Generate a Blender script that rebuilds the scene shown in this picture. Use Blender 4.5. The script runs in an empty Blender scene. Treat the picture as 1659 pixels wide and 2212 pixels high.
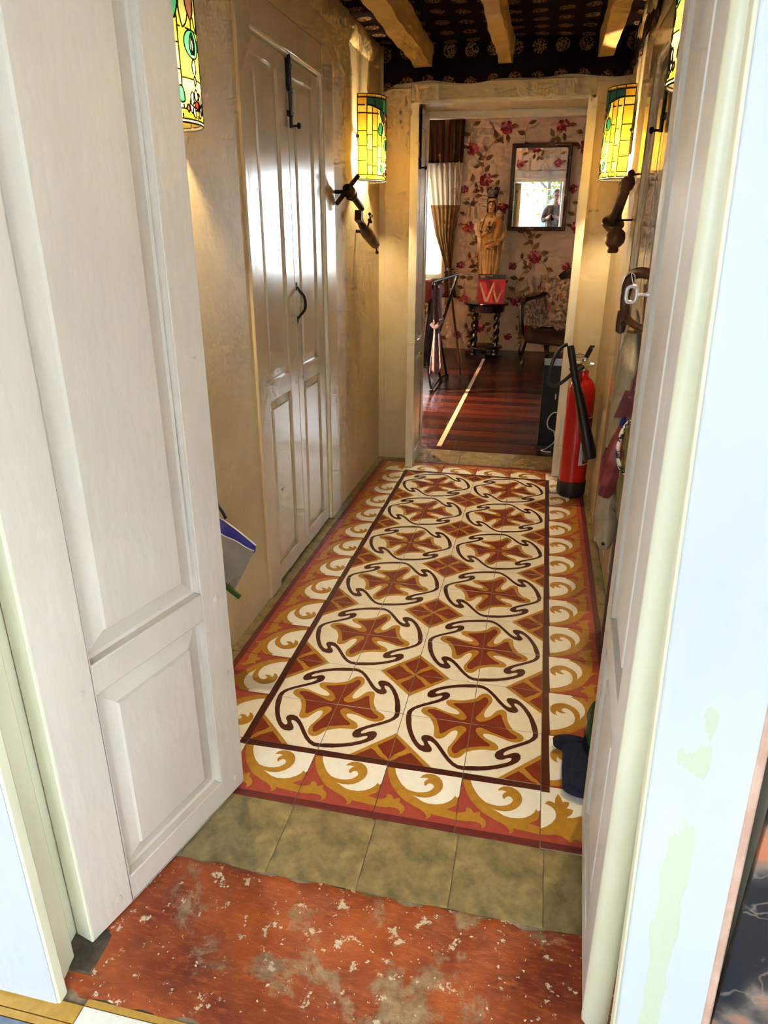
import bpy, bmesh, math, random
from mathutils import Vector, Matrix

random.seed(7)
R = math.radians
PI = math.pi
SC = bpy.context.scene
COL = SC.collection

# ------------------------------------------------------------------ camera
CAM = Vector((0.69971, -1.43855, 1.31769))
YAW, PITCH, ROLL, FPX = -0.216317, 0.385286, 0.004289, 1492.23
fw = Vector((math.sin(YAW)*math.cos(PITCH), math.cos(YAW)*math.cos(PITCH), -math.sin(PITCH)))
rt = Vector((math.cos(YAW), -math.sin(YAW), 0))
up = rt.cross(fw)
rt2 = rt*math.cos(ROLL) + up*math.sin(ROLL)
up2 = up*math.cos(ROLL) - rt*math.sin(ROLL)
cd = bpy.data.cameras.new('camera')
cam = bpy.data.objects.new('camera', cd)
COL.objects.link(cam)
mw = Matrix.Identity(4)
for i in range(3):
    mw[i][0], mw[i][1], mw[i][2], mw[i][3] = rt2[i], up2[i], -fw[i], CAM[i]
cam.matrix_world = mw
cd.sensor_fit = 'VERTICAL'
cd.sensor_height = 24.0
cd.lens = FPX*24.0/2212.0
cd.clip_start = 0.02
cd.clip_end = 200
SC.camera = cam

# ------------------------------------------------------------------ sky, daylight, exposure
W = bpy.data.worlds.new('overcast_sky')
SC.world = W
W.use_nodes = True
wn = W.node_tree.nodes
wn['Background'].inputs[0].default_value = (0.80, 0.90, 1.0, 1)
wn['Background'].inputs[1].default_value = 9.0
SC.view_settings.view_transform = 'Standard'
SC.view_settings.look = 'None'
SC.view_settings.exposure = 2.05
SC.view_settings.gamma = 1.0
SC.view_settings.use_curve_mapping = False
SC.cycles.use_denoising = True
SC.cycles.max_bounces = 6
SC.cycles.diffuse_bounces = 3
SC.cycles.glossy_bounces = 4
SC.cycles.transmission_bounces = 4
SC.cycles.transparent_max_bounces = 8
SC.cycles.use_adaptive_sampling = True
SC.cycles.adaptive_threshold = 0.1
SC.cycles.adaptive_min_samples = 12
SC.cycles.sample_clamp_indirect = 6.0
SC.cycles.blur_glossy = 0.5
SC.cycles.caustics_reflective = False
SC.cycles.caustics_refractive = False

def portal(name, loc, size, normal):
    """a window opening marked as a place where the sky light comes in (gives off nothing itself)"""
    l = bpy.data.lights.new(name, 'AREA')
    l.shape = 'RECTANGLE'; l.size, l.size_y = size
    l.cycles.is_portal = True
    o = bpy.data.objects.new(name, l); COL.objects.link(o)
    o.location = loc
    o.rotation_euler = Vector(normal).to_track_quat('-Z', 'Y').to_euler()
    return o
portal('sky_portal', (1.0, -3.87, 1.42), (2.9, 1.75), (0, 1, 0))
portal('sky_portal', (-1.2, 7.25, 1.40), (1.45, 1.25), (0, -1, 0))
portal('sky_portal', (1.95, 7.25, 1.40), (1.0, 1.25), (0, -1, 0))
portal('sky_portal', (2.82, -2.77, 1.42), (1.26, 1.75), (-1, 0, 0))
portal('sky_portal', (-1.72, -2.7, 1.42), (1.4, 1.75), (1, 0, 0))

# ------------------------------------------------------------------ helpers
class MB:
    """collects polygons of one part"""
    def __init__(s):
        s.v, s.f, s.m = [], [], []
    def poly(s, pts, mi=0):
        b = len(s.v); s.v += [tuple(p) for p in pts]
        s.f.append(tuple(range(b, b+len(pts)))); s.m.append(mi)
    def raw(s, vs, fs, mi=0):
        b = len(s.v); s.v += [tuple(p) for p in vs]
        for f in fs:
            s.f.append(tuple(b+i for i in f)); s.m.append(mi)
    def box(s, x0, y0, z0, x1, y1, z1, mi=0):
        x0, x1 = min(x0, x1), max(x0, x1); y0, y1 = min(y0, y1), max(y0, y1); z0, z1 = min(z0, z1), max(z0, z1)
        vs = [(x0,y0,z0),(x1,y0,z0),(x1,y1,z0),(x0,y1,z0),(x0,y0,z1),(x1,y0,z1),(x1,y1,z1),(x0,y1,z1)]
        s.raw(vs, [(0,3,2,1),(4,5,6,7),(0,1,5,4),(1,2,6,5),(2,3,7,6),(3,0,4,7)], mi)
        return s
    def obox(s, c, ax, ay, az, mi=0):
        """oriented box: centre and three half-axis vectors"""
        c = Vector(c); ax = Vector(ax); ay = Vector(ay); az = Vector(az)
        vs = [c-ax-ay-az, c+ax-ay-az, c+ax+ay-az, c-ax+ay-az, c-ax-ay+az, c+ax-ay+az, c+ax+ay+az, c-ax+ay+az]
        s.raw(vs, [(0,3,2,1),(4,5,6,7),(0,1,5,4),(1,2,6,5),(2,3,7,6),(3,0,4,7)], mi)
        return s
    def prism(s, pts, o, a, b, d, mi=0):
        """2-D outline pts in axes a,b from o, extruded by vector d"""
        o = Vector(o); a = Vector(a); b = Vector(b); d = Vector(d)
        n = len(pts)
        lo = [o + a*p[0] + b*p[1] for p in pts]
        vs = lo + [p + d for p in lo]
        fs = [tuple(range(n-1, -1, -1)), tuple(range(n, 2*n))]
        fs += [(i, (i+1) % n, n+(i+1) % n, n+i) for i in range(n)]
        s.raw(vs, fs, mi)
        return s
    def tube(s, pts, r, n=8, mi=0, caps=True, flat=1.0):
        pts = [Vector(p) for p in pts]
        k = len(pts)
        rs = r if isinstance(r, (list, tuple)) else [r]*k
        t0 = (pts[1]-pts[0]).normalized()
        ref = Vector((0, 0, 1)) if abs(t0.z) < 0.9 else Vector((1, 0, 0))
        nx = t0.cross(ref).normalized()
        vs = []
        for i, p in enumerate(pts):
            t = (pts[min(i+1, k-1)] - pts[max(i-1, 0)])
            if t.length < 1e-9: t = t0.copy()
            t.normalize()
            nx = nx - t*nx.dot(t)
            if nx.length < 1e-6: nx = t.orthogonal()
            nx.normalize()
            ny = t.cross(nx)
            for j in range(n):
                a = 2*PI*j/n
                vs.append(p + nx*(rs[i]*math.cos(a)) + ny*(rs[i]*flat*math.sin(a)))
        fs = []
        for i in range(k-1):
            for j in range(n):
                fs.append((i*n+j, i*n+(j+1) % n, (i+1)*n+(j+1) % n, (i+1)*n+j))
        if caps:
            fs.append(tuple(range(n-1, -1, -1)))
            fs.append(tuple((k-1)*n+j for j in range(n)))
        s.raw(vs, fs, mi)
        return s
    def lathe(s, prof, o=(0, 0, 0), axis=(0, 0, 1), n=20, mi=0, caps=True, sx=1.0):
        o = Vector(o); ax = Vector(axis).normalized()
        u = ax.orthogonal().normalized() if abs(ax.z) < 0.99 else Vector((1, 0, 0))
        w = ax.cross(u)
        vs = []
        for r, h in prof:
            for j in range(n):
                a = 2*PI*j/n
                vs.append(o + ax*h + u*(r*math.cos(a)*sx) + w*(r*math.sin(a)))
        fs = []
        k = len(prof)
        for i in range(k-1):
            for j in range(n):
                fs.append((i*n+j, i*n+(j+1) % n, (i+1)*n+(j+1) % n, (i+1)*n+j))
        if caps:
            fs.append(tuple(range(n-1, -1, -1)))
            fs.append(tuple((k-1)*n+j for j in range(n)))
        s.raw(vs, fs, mi)
        return s
    def grid(s, fn, nu, nv, mi=0, closeu=False):
        vs = [fn(i/(nu if closeu else nu), j/nv) for j in range(nv+1) for i in range(nu if closeu else nu+1)]
        w = nu if closeu else nu+1
        fs = []
        for j in range(nv):
            for i in range(nu):
                i2 = (i+1) % w if closeu else i+1
                fs.append((j*w+i, j*w+i2, (j+1)*w+i2, (j+1)*w+i))
        s.raw(vs, fs, mi)
        return s
    def ball(s, c, rx, ry=None, rz=None, n=12, m=8, mi=0):
        ry = ry or rx; rz = rz or rx
        c = Vector(c)
        prof = []
        vs = []
        for i in range(m+1):
            a = -PI/2 + PI*i/m
            for j in range(n):
                b = 2*PI*j/n
                vs.append(c + Vector((rx*math.cos(a)*math.cos(b), ry*math.cos(a)*math.sin(b), rz*math.sin(a))))
        fs = [(i*n+j, i*n+(j+1) % n, (i+1)*n+(j+1) % n, (i+1)*n+j) for i in range(m) for j in range(n)]
        s.raw(vs, fs, mi)
        return s
    def mesh(s, name, mats, sharp=35):
        me = bpy.data.meshes.new(name)
        me.from_pydata(s.v, [], s.f)
        for m in (mats if isinstance(mats, (list, tuple)) else [mats]):
            me.materials.append(m)
        me.polygons.foreach_set('material_index', s.m)
        if sharp:
            me.polygons.foreach_set('use_smooth', [True]*len(me.polygons))
            bm = bmesh.new(); bm.from_mesh(me)
            bmesh.ops.remove_doubles(bm, verts=bm.verts, dist=1e-6)
            bmesh.ops.recalc_face_normals(bm, faces=bm.faces)
            bm.to_mesh(me); bm.free()
            me.set_sharp_from_angle(angle=R(sharp))
        me.update()
        return me
    def build(s, name, mats, parent=None, loc=None, rot=None, bevel=0, sharp=35):
        return link(name, s.mesh(name, mats, sharp), parent, loc, rot, bevel)

def link(name, me, parent=None, loc=None, rot=None, bevel=0):
    o = bpy.data.objects.new(name, me)
    COL.objects.link(o)
    if parent is not None: o.parent = parent
    if loc is not None: o.location = loc
    if rot is not None: o.rotation_euler = rot
    if bevel:
        b = o.modifiers.new('edge', 'BEVEL'); b.width = bevel; b.segments = 2; b.limit_method = 'ANGLE'; b.angle_limit = R(40)
    return o

def tag(o, label=None, cat=None, group=None, kind=None):
    if label: o['label'] = label
    if cat: o['category'] = cat
    if group: o['group'] = group
    if kind: o['kind'] = kind
    return o

def thing(name, label, cat, loc=(0, 0, 0), rz=0.0, group=None):
    o = bpy.data.objects.new(name, None)
    COL.objects.link(o); o.location = loc; o.rotation_euler = (0, 0, rz)
    o.empty_display_size = 0.05
    return tag(o, label, cat, group)

def struct(o, label=None):
    return tag(o, label, kind='structure')

def copy_tree(o, parent=None):
    c = o.copy(); COL.objects.link(c)
    if parent is not None: c.parent = parent
    for ch in list(o.children): copy_tree(ch, c)
    return c

def spline(pts, n=8):
    pts = [Vector(p) for p in pts]
    P = [pts[0]*2-pts[1]] + pts + [pts[-1]*2-pts[-2]]
    out = []
    for i in range(1, len(P)-2):
        for k in range(n):
            t = k/n
            a, b, c, d = P[i-1], P[i], P[i+1], P[i+2]
            out.append(0.5*((2*b) + (c-a)*t + (2*a-5*b+4*c-d)*t*t + (3*b-a-3*c+d)*t*t*t))
    out.append(pts[-1])
    return out

def lerp(a, b, t): return a+(b-a)*t
def interp(tab, x):
    if x <= tab[0][0]: return tab[0][1:]
    for a, b in zip(tab, tab[1:]):
        if x <= b[0]:
            t = (x-a[0])/(b[0]-a[0])
            return tuple(lerp(p, q, t) for p, q in zip(a[1:], b[1:]))
    return tab[-1][1:]

# ------------------------------------------------------------------ materials
def sr(r, g, b):
    f = lambda c: (c/12.92 if c <= 0.04045 else ((c+0.055)/1.055)**2.4)
    return (f(r/255), f(g/255), f(b/255), 1)

def mat(name, c1, c2=None, rough=0.5, scale=8.0, detail=4.0, fac=(0.4, 0.6), bump=0.0, bscale=None, metal=0.0,
        spec=0.5, stretch=None, coat=0.0, c3=None, spots=None, transl=None, bdist=0.01):
    m = bpy.data.materials.new(name); m.use_nodes = True
    nt = m.node_tree; N = nt.nodes; L = nt.links
    b = N['Principled BSDF']
    b.inputs['Base Color'].default_value = c1
    b.inputs['Roughness'].default_value = rough
    b.inputs['Metallic'].default_value = metal
    b.inputs['Specular IOR Level'].default_value = spec
    b.inputs['Coat Weight'].default_value = coat
    b.inputs['Coat Roughness'].default_value = 0.15
    tc = N.new('ShaderNodeTexCoord')
    src = tc.outputs['Object']
    if stretch:
        mp = N.new('ShaderNodeMapping'); mp.inputs['Scale'].default_value = stretch
        L.new(src, mp.inputs['Vector']); src = mp.outputs['Vector']
    col = None
    if c2 is not None:
        nz = N.new('ShaderNodeTexNoise'); nz.inputs['Scale'].default_value = scale; nz.inputs['Detail'].default_value = detail
        nz.inputs['Roughness'].default_value = 0.6
        L.new(src, nz.inputs['Vector'])
        rp = N.new('ShaderNodeValToRGB')
        rp.color_ramp.elements[0].position = fac[0]; rp.color_ramp.elements[1].position = fac[1]
        rp.color_ramp.elements[0].color = c1; rp.color_ramp.elements[1].color = c2
        L.new(nz.outputs['Fac'], rp.inputs['Fac'])
        col = rp.outputs['Color']
        if spots:
            # spots = (colour, scale, threshold lo, hi)
            n2 = N.new('ShaderNodeTexNoise'); n2.inputs['Scale'].default_value = spots[1]; n2.inputs['Detail'].default_value = 6
            n2.inputs['Roughness'].default_value = 0.65
            L.new(src, n2.inputs['Vector'])
            r2 = N.new('ShaderNodeValToRGB')
            r2.color_ramp.elements[0].position = spots[2]; r2.color_ramp.elements[1].position = spots[3]
            r2.color_ramp.elements[0].color = (0, 0, 0, 1); r2.color_ramp.elements[1].color = (1, 1, 1, 1)
            L.new(n2.outputs['Fac'], r2.inputs['Fac'])
            mx = N.new('ShaderNodeMix'); mx.data_type = 'RGBA'
            L.new(r2.outputs['Color'], mx.inputs[0]); L.new(col, mx.inputs[6]); mx.inputs[7].default_value = spots[0]
            col = mx.outputs[2]
        L.new(col, b.inputs['Base Color'])
    if bump:
        nb = N.new('ShaderNodeTexNoise'); nb.inputs['Scale'].default_value = bscale or scale*4; nb.inputs['Detail'].default_value = 3
        L.new(src, nb.inputs['Vector'])
        bp = N.new('ShaderNodeBump'); bp.inputs['Strength'].default_value = bump; bp.inputs['Distance'].default_value = bdist
        L.new(nb.outputs['Fac'], bp.inputs['Height']); L.new(bp.outputs['Normal'], b.inputs['Normal'])
    if transl:
        tr = N.new('ShaderNodeBsdfTranslucent'); tr.inputs['Color'].default_value = transl[1]
        if col is not None: L.new(col, tr.inputs['Color'])
        mx = N.new('ShaderNodeMixShader'); mx.inputs[0].default_value = transl[0]
        L.new(b.outputs[0], mx.inputs[1]); L.new(tr.outputs[0], mx.inputs[2])
        L.new(mx.outputs[0], N['Material Output'].inputs['Surface'])
    return m

M = {}
# front doors / jambs: thick old gloss paint
M['door_paint'] = mat('cream_door_paint', sr(212, 201, 188), sr(203, 191, 177), rough=0.42, scale=3, bump=0.35, bscale=34, bdist=0.005, stretch=(1, 1, 0.35))
M['gloss_paint'] = mat('gloss_cream_paint', sr(210, 191, 158), sr(200, 179, 144), rough=0.17, scale=3, bump=0.07, bscale=60, bdist=0.004, stretch=(1, 1, 0.18))
M['frame_paint'] = mat('cream_frame_paint', sr(236, 227, 200), sr(228, 217, 186), rough=0.35, scale=4, bump=0.08, bscale=40, bdist=0.004)
M['jamb_white'] = mat('white_jamb_paint', sr(192, 194, 199), sr(182, 185, 191), rough=0.5, scale=3, bump=0.45, bscale=26, bdist=0.006, stretch=(1, 1, 0.3))
M['jamb_peeled'] = mat('white_jamb_paint_peeled', sr(192, 194, 199), sr(182, 185, 191), rough=0.5, scale=3, bump=0.5, bscale=26, bdist=0.007, stretch=(1, 1, 0.3))
def peel(m):
    N = m.node_tree.nodes; L = m.node_tree.links; b = N['Principled BSDF']
    tc = N.new('ShaderNodeTexCoord'); sp = N.new('ShaderNodeSeparateXYZ'); L.new(tc.outputs['Object'], sp.inputs[0])
    mp = N.new('ShaderNodeMapping'); mp.inputs['Scale'].default_value = (1, 1, 0.35); L.new(tc.outputs['Object'], mp.inputs['Vector'])
    nz = N.new('ShaderNodeTexNoise'); nz.inputs['Scale'].default_value = 22; nz.inputs['Detail'].default_value = 5; L.new(mp.outputs['Vector'], nz.inputs['Vector'])
    def mth(op, a, c):
        n = N.new('ShaderNodeMath'); n.operation = op
        for i, q in enumerate((a, c)):
            if isinstance(q, (int, float)): n.inputs[i].default_value = q
            else: L.new(q, n.inputs[i])
        return n.outputs[0]
    x = mth('ADD', sp.outputs[0], mth('MULTIPLY', sp.outputs[2], 0.036))
    nn = mth('SUBTRACT', nz.outputs['Fac'], 0.5)
    d = mth('ADD', mth('ABSOLUTE', mth('SUBTRACT', x, 0.938), 0), mth('MULTIPLY', nn, 0.030))
    zz = mth('ADD', sp.outputs[2], mth('MULTIPLY', nn, 0.9))
    f = mth('MULTIPLY', mth('LESS_THAN', d, 0.014), mth('LESS_THAN', zz, 0.68))
    mx = N.new('ShaderNodeMix'); mx.data_type = 'RGBA'; L.new(f, mx.inputs[0])
    L.new(b.inputs['Base Color'].links[0].from_socket, mx.inputs[6]); mx.inputs[7].default_value = sr(180, 184, 160)
    L.new(mx.outputs[2], b.inputs['Base Color'])
peel(M['jamb_peeled'])
M['jamb_cream'] = mat('yellowed_cream_paint', sr(228, 224, 198), sr(216, 211, 182), rough=0.4, scale=5, bump=0.2, bscale=28, bdist=0.004, stretch=(1, 1, 0.3))
M['pink_undercoat'] = mat('bare_pinkish_wood', sr(196, 160, 140), sr(180, 142, 122), rough=0.6, scale=20)
M['plaster'] = mat('cream_wall_plaster', sr(218, 199, 158), sr(207, 185, 142), rough=0.5, scale=2.5, bump=0.35, bscale=45, bdist=0.004,
                   spots=(sr(182, 156, 116), 3.0, 0.62, 0.8))
M['plaster_rough'] = mat('cracked_cornice_plaster', sr(208, 184, 140), sr(186, 160, 116), rough=0.7, scale=8, bump=0.9, bscale=28, bdist=0.012,
                         spots=(sr(120, 96, 64), 14.0, 0.66, 0.72))
M['beam_paint'] = mat('ochre_beam_paint', sr(206, 172, 112), sr(190, 154, 96), rough=0.6, scale=6, bump=0.5, bscale=40, bdist=0.005)
M['dirt'] = mat('dark_grime', sr(40, 32, 24), sr(70, 58, 44), rough=0.9, scale=20)
# tiles
def tmat(name, a, b, rough=0.32):
    return mat(name, a, b, rough=rough, scale=40, detail=6, fac=(0.35, 0.7), bump=0.05, bscale=200, bdist=0.002)
M['t_cream'] = tmat('cream_cement', sr(246, 237, 217), sr(238, 227, 203))
M['t_white'] = tmat('white_cement', sr(250, 246, 236), sr(243, 238, 226))
M['t_mustard'] = tmat('mustard_cement', sr(194, 142, 54), sr(174, 122, 38))
M['t_terra'] = tmat('terracotta_cement', sr(136, 50, 34), sr(120, 40, 27))
M['t_salmon'] = tmat('salmon_cement', sr(176, 78, 66), sr(160, 64, 54))
M['t_dark'] = tmat('oxblood_cement', sr(78, 30, 24), sr(66, 24, 20))
M['t_burg'] = tmat('burgundy_cement', sr(112, 44, 46), sr(98, 36, 40))
M['mortar'] = mat('grey_mortar', sr(118, 100, 82), sr(150, 130, 108), rough=0.9, scale=30)
M['olive'] = mat('olive_cement', sr(108, 95, 62), sr(172, 150, 104), rough=0.38, scale=12, detail=9, fac=(0.38, 0.64), bump=0.05, bscale=120, bdist=0.002,
                 spots=(sr(92, 81, 53), 8.0, 0.5, 0.75))
def slab_mat():
    m = bpy.data.materials.new('worn_red_floor_paint'); m.use_nodes = True
    N = m.node_tree.nodes; L = m.node_tree.links; b = N['Principled BSDF']; b.inputs['Roughness'].default_value = 0.42
    tc = N.new('ShaderNodeTexCoord')
    def noise(scale, detail, stretch=None, rough=0.62, dist=0.0):
        src = tc.outputs['Object']
        if stretch:
            mp = N.new('ShaderNodeMapping'); mp.inputs['Scale'].default_value = stretch; mp.inputs['Rotation'].default_value = (0, 0, 0.5); L.new(src, mp.inputs['Vector']); src = mp.outputs['Vector']
        n = N.new('ShaderNodeTexNoise'); n.inputs['Scale'].default_value = scale; n.inputs['Detail'].default_value = detail; n.inputs['Roughness'].default_value = rough; n.inputs['Distortion'].default_value = dist
        L.new(src, n.inputs['Vector']); return n.outputs['Fac']
    def ramp(f, p0, c0, p1, c1):
        r = N.new('ShaderNodeValToRGB'); e = r.color_ramp.elements
        e[0].position, e[0].color, e[1].position, e[1].color = p0, c0, p1, c1
        L.new(f, r.inputs['Fac']); return r.outputs['Color']
    def mix(f, a, c):
        x = N.new('ShaderNodeMix'); x.data_type = 'RGBA'
        L.new(f, x.inputs[0]); L.new(a, x.inputs[6])
        if isinstance(c, tuple): x.inputs[7].default_value = c
        else: L.new(c, x.inputs[7])
        return x.outputs[2]
    K, Wh = (0, 0, 0, 1), (1, 1, 1, 1)
    col = ramp(noise(5, 6), 0.36, sr(112, 36, 20), 0.66, sr(176, 84, 36))
    col = mix(ramp(noise(30, 5, (1, 3.5, 1)), 0.5, K, 0.75, (0.7, 0.7, 0.7, 1)), col, sr(196, 104, 50))
    worn = ramp(noise(4.2, 10, None, 0.72, 0.3), 0.545, K, 0.60, (0.85, 0.85, 0.85, 1))
    col = mix(worn, col, ramp(noise(40, 4), 0.35, sr(128, 104, 78), 0.65, sr(176, 150, 118)))
    flake = ramp(noise(24, 8, None, 0.7), 0.60, K, 0.615, Wh)
    col = mix(flake, col, sr(208, 192, 166))
    speck = ramp(noise(95, 2, None, 0.5), 0.705, K, 0.715, Wh)
    col = mix(speck, col, sr(222, 210, 188))
    L.new(col, b.inputs['Base Color'])
    bp = N.new('ShaderNodeBump'); bp.inputs['Strength'].default_value = 0.35; bp.inputs['Distance'].default_value = 0.004
    L.new(noise(60, 6, (1, 2.5, 1)), bp.inputs['Height']); L.new(bp.outputs['Normal'], b.inputs['Normal'])
    return m
M['red_slab'] = slab_mat()
M['pivot'] = mat('dark_brown_iron', sr(58, 48, 38), sr(88, 74, 58), rough=0.7, scale=26, bump=0.4, bscale=60)
M['t_yellow'] = tmat('yellow_edge_cement', sr(206, 160, 74), sr(188, 140, 58))
M['t_blue'] = mat('blue_grey_cement', sr(96, 108, 126), sr(132, 142, 154), rough=0.35, scale=9, detail=7)
M['t_red_speck'] = mat('red_flowered_cement', sr(140, 36, 40), sr(228, 200, 176), rough=0.35, scale=50, fac=(0.48, 0.54))
# ceiling cloth with gold medallions
def ceiling_mat():
    m = mat('dark_ceiling_cloth', sr(20, 9, 8), sr(15, 7, 6), rough=0.95, scale=6, spec=0.05)
    nt = m.node_tree; N = nt.nodes; L = nt.links; b = N['Principled BSDF']
    tc = N.new('ShaderNodeTexCoord')
    mp = N.new('ShaderNodeMapping'); mp.inputs['Scale'].default_value = (1/0.11, 1/0.15, 1)
    L.new(tc.outputs['UV'], mp.inputs['Vector'])
    sp = N.new('ShaderNodeSeparateXYZ'); L.new(mp.outputs['Vector'], sp.inputs[0])
    def mth(op, a, bb=None, c=None):
        n = N.new('ShaderNodeMath'); n.operation = op
        for i, q in enumerate((a, bb, c)):
            if q is None: continue
            if isinstance(q, (int, float)): n.inputs[i].default_value = q
            else: L.new(q, n.inputs[i])
        return n.outputs[0]
    gx = mth('SUBTRACT', mth('FRACT', sp.outputs[0]), 0.5)
    gy = mth('SUBTRACT', mth('FRACT', sp.outputs[1]), 0.5)
    d = mth('SQRT', mth('ADD', mth('POWER', mth('MULTIPLY', gx, 0.11), 2), mth('POWER', mth('MULTIPLY', gy, 0.15), 2)))
    disc = mth('LESS_THAN', d, 0.034)
    vo = N.new('ShaderNodeTexNoise'); vo.inputs['Scale'].default_value = 130; vo.inputs['Detail'].default_value = 2
    L.new(tc.outputs['Object'], vo.inputs['Vector'])
    lace = mth('GREATER_THAN', vo.outputs['Fac'], 0.49)
    fac = mth('MULTIPLY', disc, lace)
    mx = N.new('ShaderNodeMix'); mx.data_type = 'RGBA'
    L.new(fac, mx.inputs[0])
    base = b.inputs['Base Color'].links[0].from_socket
    L.new(base, mx.inputs[6]); mx.inputs[7].default_value = sr(112, 84, 56)
    L.new(mx.outputs[2], b.inputs['Base Color'])
    return m
M['ceiling_cloth'] = ceiling_mat()
M['iron'] = mat('black_iron', sr(18, 18, 20), sr(34, 34, 38), rough=0.4, scale=30, metal=0.6, spec=0.5)
M['lead'] = mat('dark_lead_came', sr(34, 26, 20), rough=0.5, metal=0.5)
M['brass_dark'] = mat('old_dark_brass', sr(70, 44, 26), sr(44, 26, 16), rough=0.35, scale=20, metal=0.5)
M['tap_wood'] = mat('dark_turned_wood', sr(96, 62, 36), sr(66, 40, 24), rough=0.4, scale=12, stretch=(1, 1, 0.2))
M['olive_brass'] = mat('tarnished_brass', sr(118, 92, 52), sr(84, 64, 36), rough=0.35, scale=18, metal=0.6)
M['red_enamel'] = mat('red_enamel', sr(196, 12, 14), rough=0.22, coat=0.3)
M['rubber'] = mat('black_rubber', sr(14, 15, 19), rough=0.45)
M['black_gloss'] = mat('black_plastic', sr(12, 13, 17), rough=0.3)
M['steel'] = mat('bright_steel', sr(210, 212, 214), rough=0.22, metal=1.0)
M['brass'] = mat('brass', sr(190, 150, 80), rough=0.25, metal=1.0)
M['label_white'] = mat('white_label', sr(236, 232, 236), rough=0.4)
M['label_red'] = mat('dark_red_label', sr(128, 18, 22), rough=0.4)
M['label_grey'] = mat('grey_print', sr(70, 62, 70), rough=0.5)
M['key_silver'] = mat('nickel_key', sr(238, 238, 240), rough=0.18, metal=0.9)
M['burg_cloth'] = mat('burgundy_nylon', sr(120, 44, 54), sr(98, 32, 44), rough=0.5, scale=16, bump=0.5, bscale=22)
M['burg_leather'] = mat('burgundy_leather', sr(92, 36, 44), sr(76, 26, 34), rough=0.5, scale=16)
M['beige_cloth'] = mat('beige_canvas', sr(186, 174, 150), sr(162, 148, 122), rough=0.85, scale=9, bump=0.4, bscale=120, bdist=0.004)
M['olive_bag'] = mat('crumpled_olive_cloth', sr(128, 116, 66), sr(92, 84, 46), rough=0.45, scale=14, bump=0.9, bscale=26)
M['rope'] = mat('black_white_rope', sr(20, 22, 30), sr(220, 216, 204), rough=0.5, scale=60, fac=(0.48, 0.52))
M['navy'] = mat('navy_fleece', sr(8, 14, 40), sr(16, 26, 58), rough=0.95, scale=40, bump=0.8, bscale=160)
M['green_bag'] = mat('dark_green_foil', sr(30, 52, 30), sr(60, 78, 38), rough=0.25, scale=12, bump=0.8, bscale=20)
M['bag_white'] = mat('grey_white_tarpaulin', sr(196, 192, 188), sr(172, 168, 164), rough=0.4, scale=6, bump=0.6, bscale=14)
M['bag_blue'] = mat('blue_lining', sr(10, 20, 150), sr(8, 14, 110), rough=0.5, scale=8)
M['bag_green'] = mat('green_handle', sr(60, 110, 48), rough=0.4)
M['brown_hook'] = mat('brown_lacquer', sr(74, 46, 36), sr(54, 32, 26), rough=0.3, scale=18)
M['hook_board'] = mat('reddish_board', sr(166, 116, 84), sr(140, 92, 62), rough=0.55, scale=14, bump=0.3)
M['cane'] = mat('dark_cane_wood', sr(58, 32, 20), rough=0.4)
# back room
M['wallpaper'] = mat('cream_wallpaper', sr(226, 202, 176), sr(219, 193, 165), rough=0.7, scale=5, bump=0.08, bscale=200, bdist=0.002)
M['p_crim'] = mat('crimson_petal_print', sr(140, 26, 46), sr(116, 16, 36), rough=0.7, scale=40)
M['p_rose'] = mat('rose_petal_print', sr(186, 74, 88), sr(160, 48, 66), rough=0.7, scale=40)
M['p_pale'] = mat('pale_petal_print', sr(214, 138, 138), rough=0.7)
M['p_leaf'] = mat('brown_leaf_print', sr(140, 106, 62), sr(120, 88, 50), rough=0.7, scale=30)
M['p_stem'] = mat('tan_stem_print', sr(156, 124, 82), rough=0.7)
def plank_mat(name, a, b):
    return mat(name, a, b, rough=0.26, scale=5, detail=6, stretch=(1.0, 9, 9), bump=0.10, bscale=20, bdist=0.003)
M['plank_a'] = plank_mat('dark_red_floorboard', sr(66, 23, 12), sr(44, 13, 7))
M['plank_b'] = plank_mat('red_brown_floorboard', sr(88, 34, 18), sr(56, 18, 9))
M['plank_c'] = plank_mat('deep_brown_floorboard', sr(44, 14, 8), sr(30, 9, 5))
M['tape'] = mat('pale_tape', sr(214, 188, 164), rough=0.5)
M['dark_wood'] = mat('blackened_oak', sr(16, 10, 8), sr(28, 16, 11), rough=0.22, scale=6, coat=0.3)
M['mirror_frame'] = mat('dark_carved_frame', sr(46, 32, 20), sr(84, 64, 40), rough=0.4, scale=60, bump=0.6, bscale=70)
mm = mat('silvered_mirror', (0.92, 0.93, 0.92, 1), rough=0.0, metal=1.0); M['mirror'] = mm
M['statue'] = mat('ivory_plaster', sr(232, 196, 132), sr(214, 172, 104), rough=0.5, scale=10, bump=0.15, bscale=40)
M['statue_gold'] = mat('ochre_painted_plaster', sr(214, 158, 88), sr(196, 138, 70), rough=0.5, scale=12)
M['statue_skin'] = mat('painted_skin', sr(226, 176, 132), rough=0.5)
M['statue_hair'] = mat('painted_brown_hair', sr(92, 46, 28), rough=0.6)
M['statue_dark'] = mat('painted_dark_crown', sr(44, 34, 28), sr(70, 58, 40), rough=0.5, scale=30)
M['statue_eye'] = mat('painted_features', sr(54, 28, 20), rough=0.5)
M['lips'] = mat('painted_lips', sr(168, 60, 50), rough=0.5)
M['book_red'] = mat('red_book_cover', sr(206, 16, 18), rough=0.35)
M['book_black'] = mat('black_book_band', sr(16, 10, 10), rough=0.35)
M['book_peach'] = mat('peach_print', sr(250, 196, 150), rough=0.4)
M['book_page'] = mat('book_pages', sr(232, 214, 184), rough=0.8)
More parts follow.
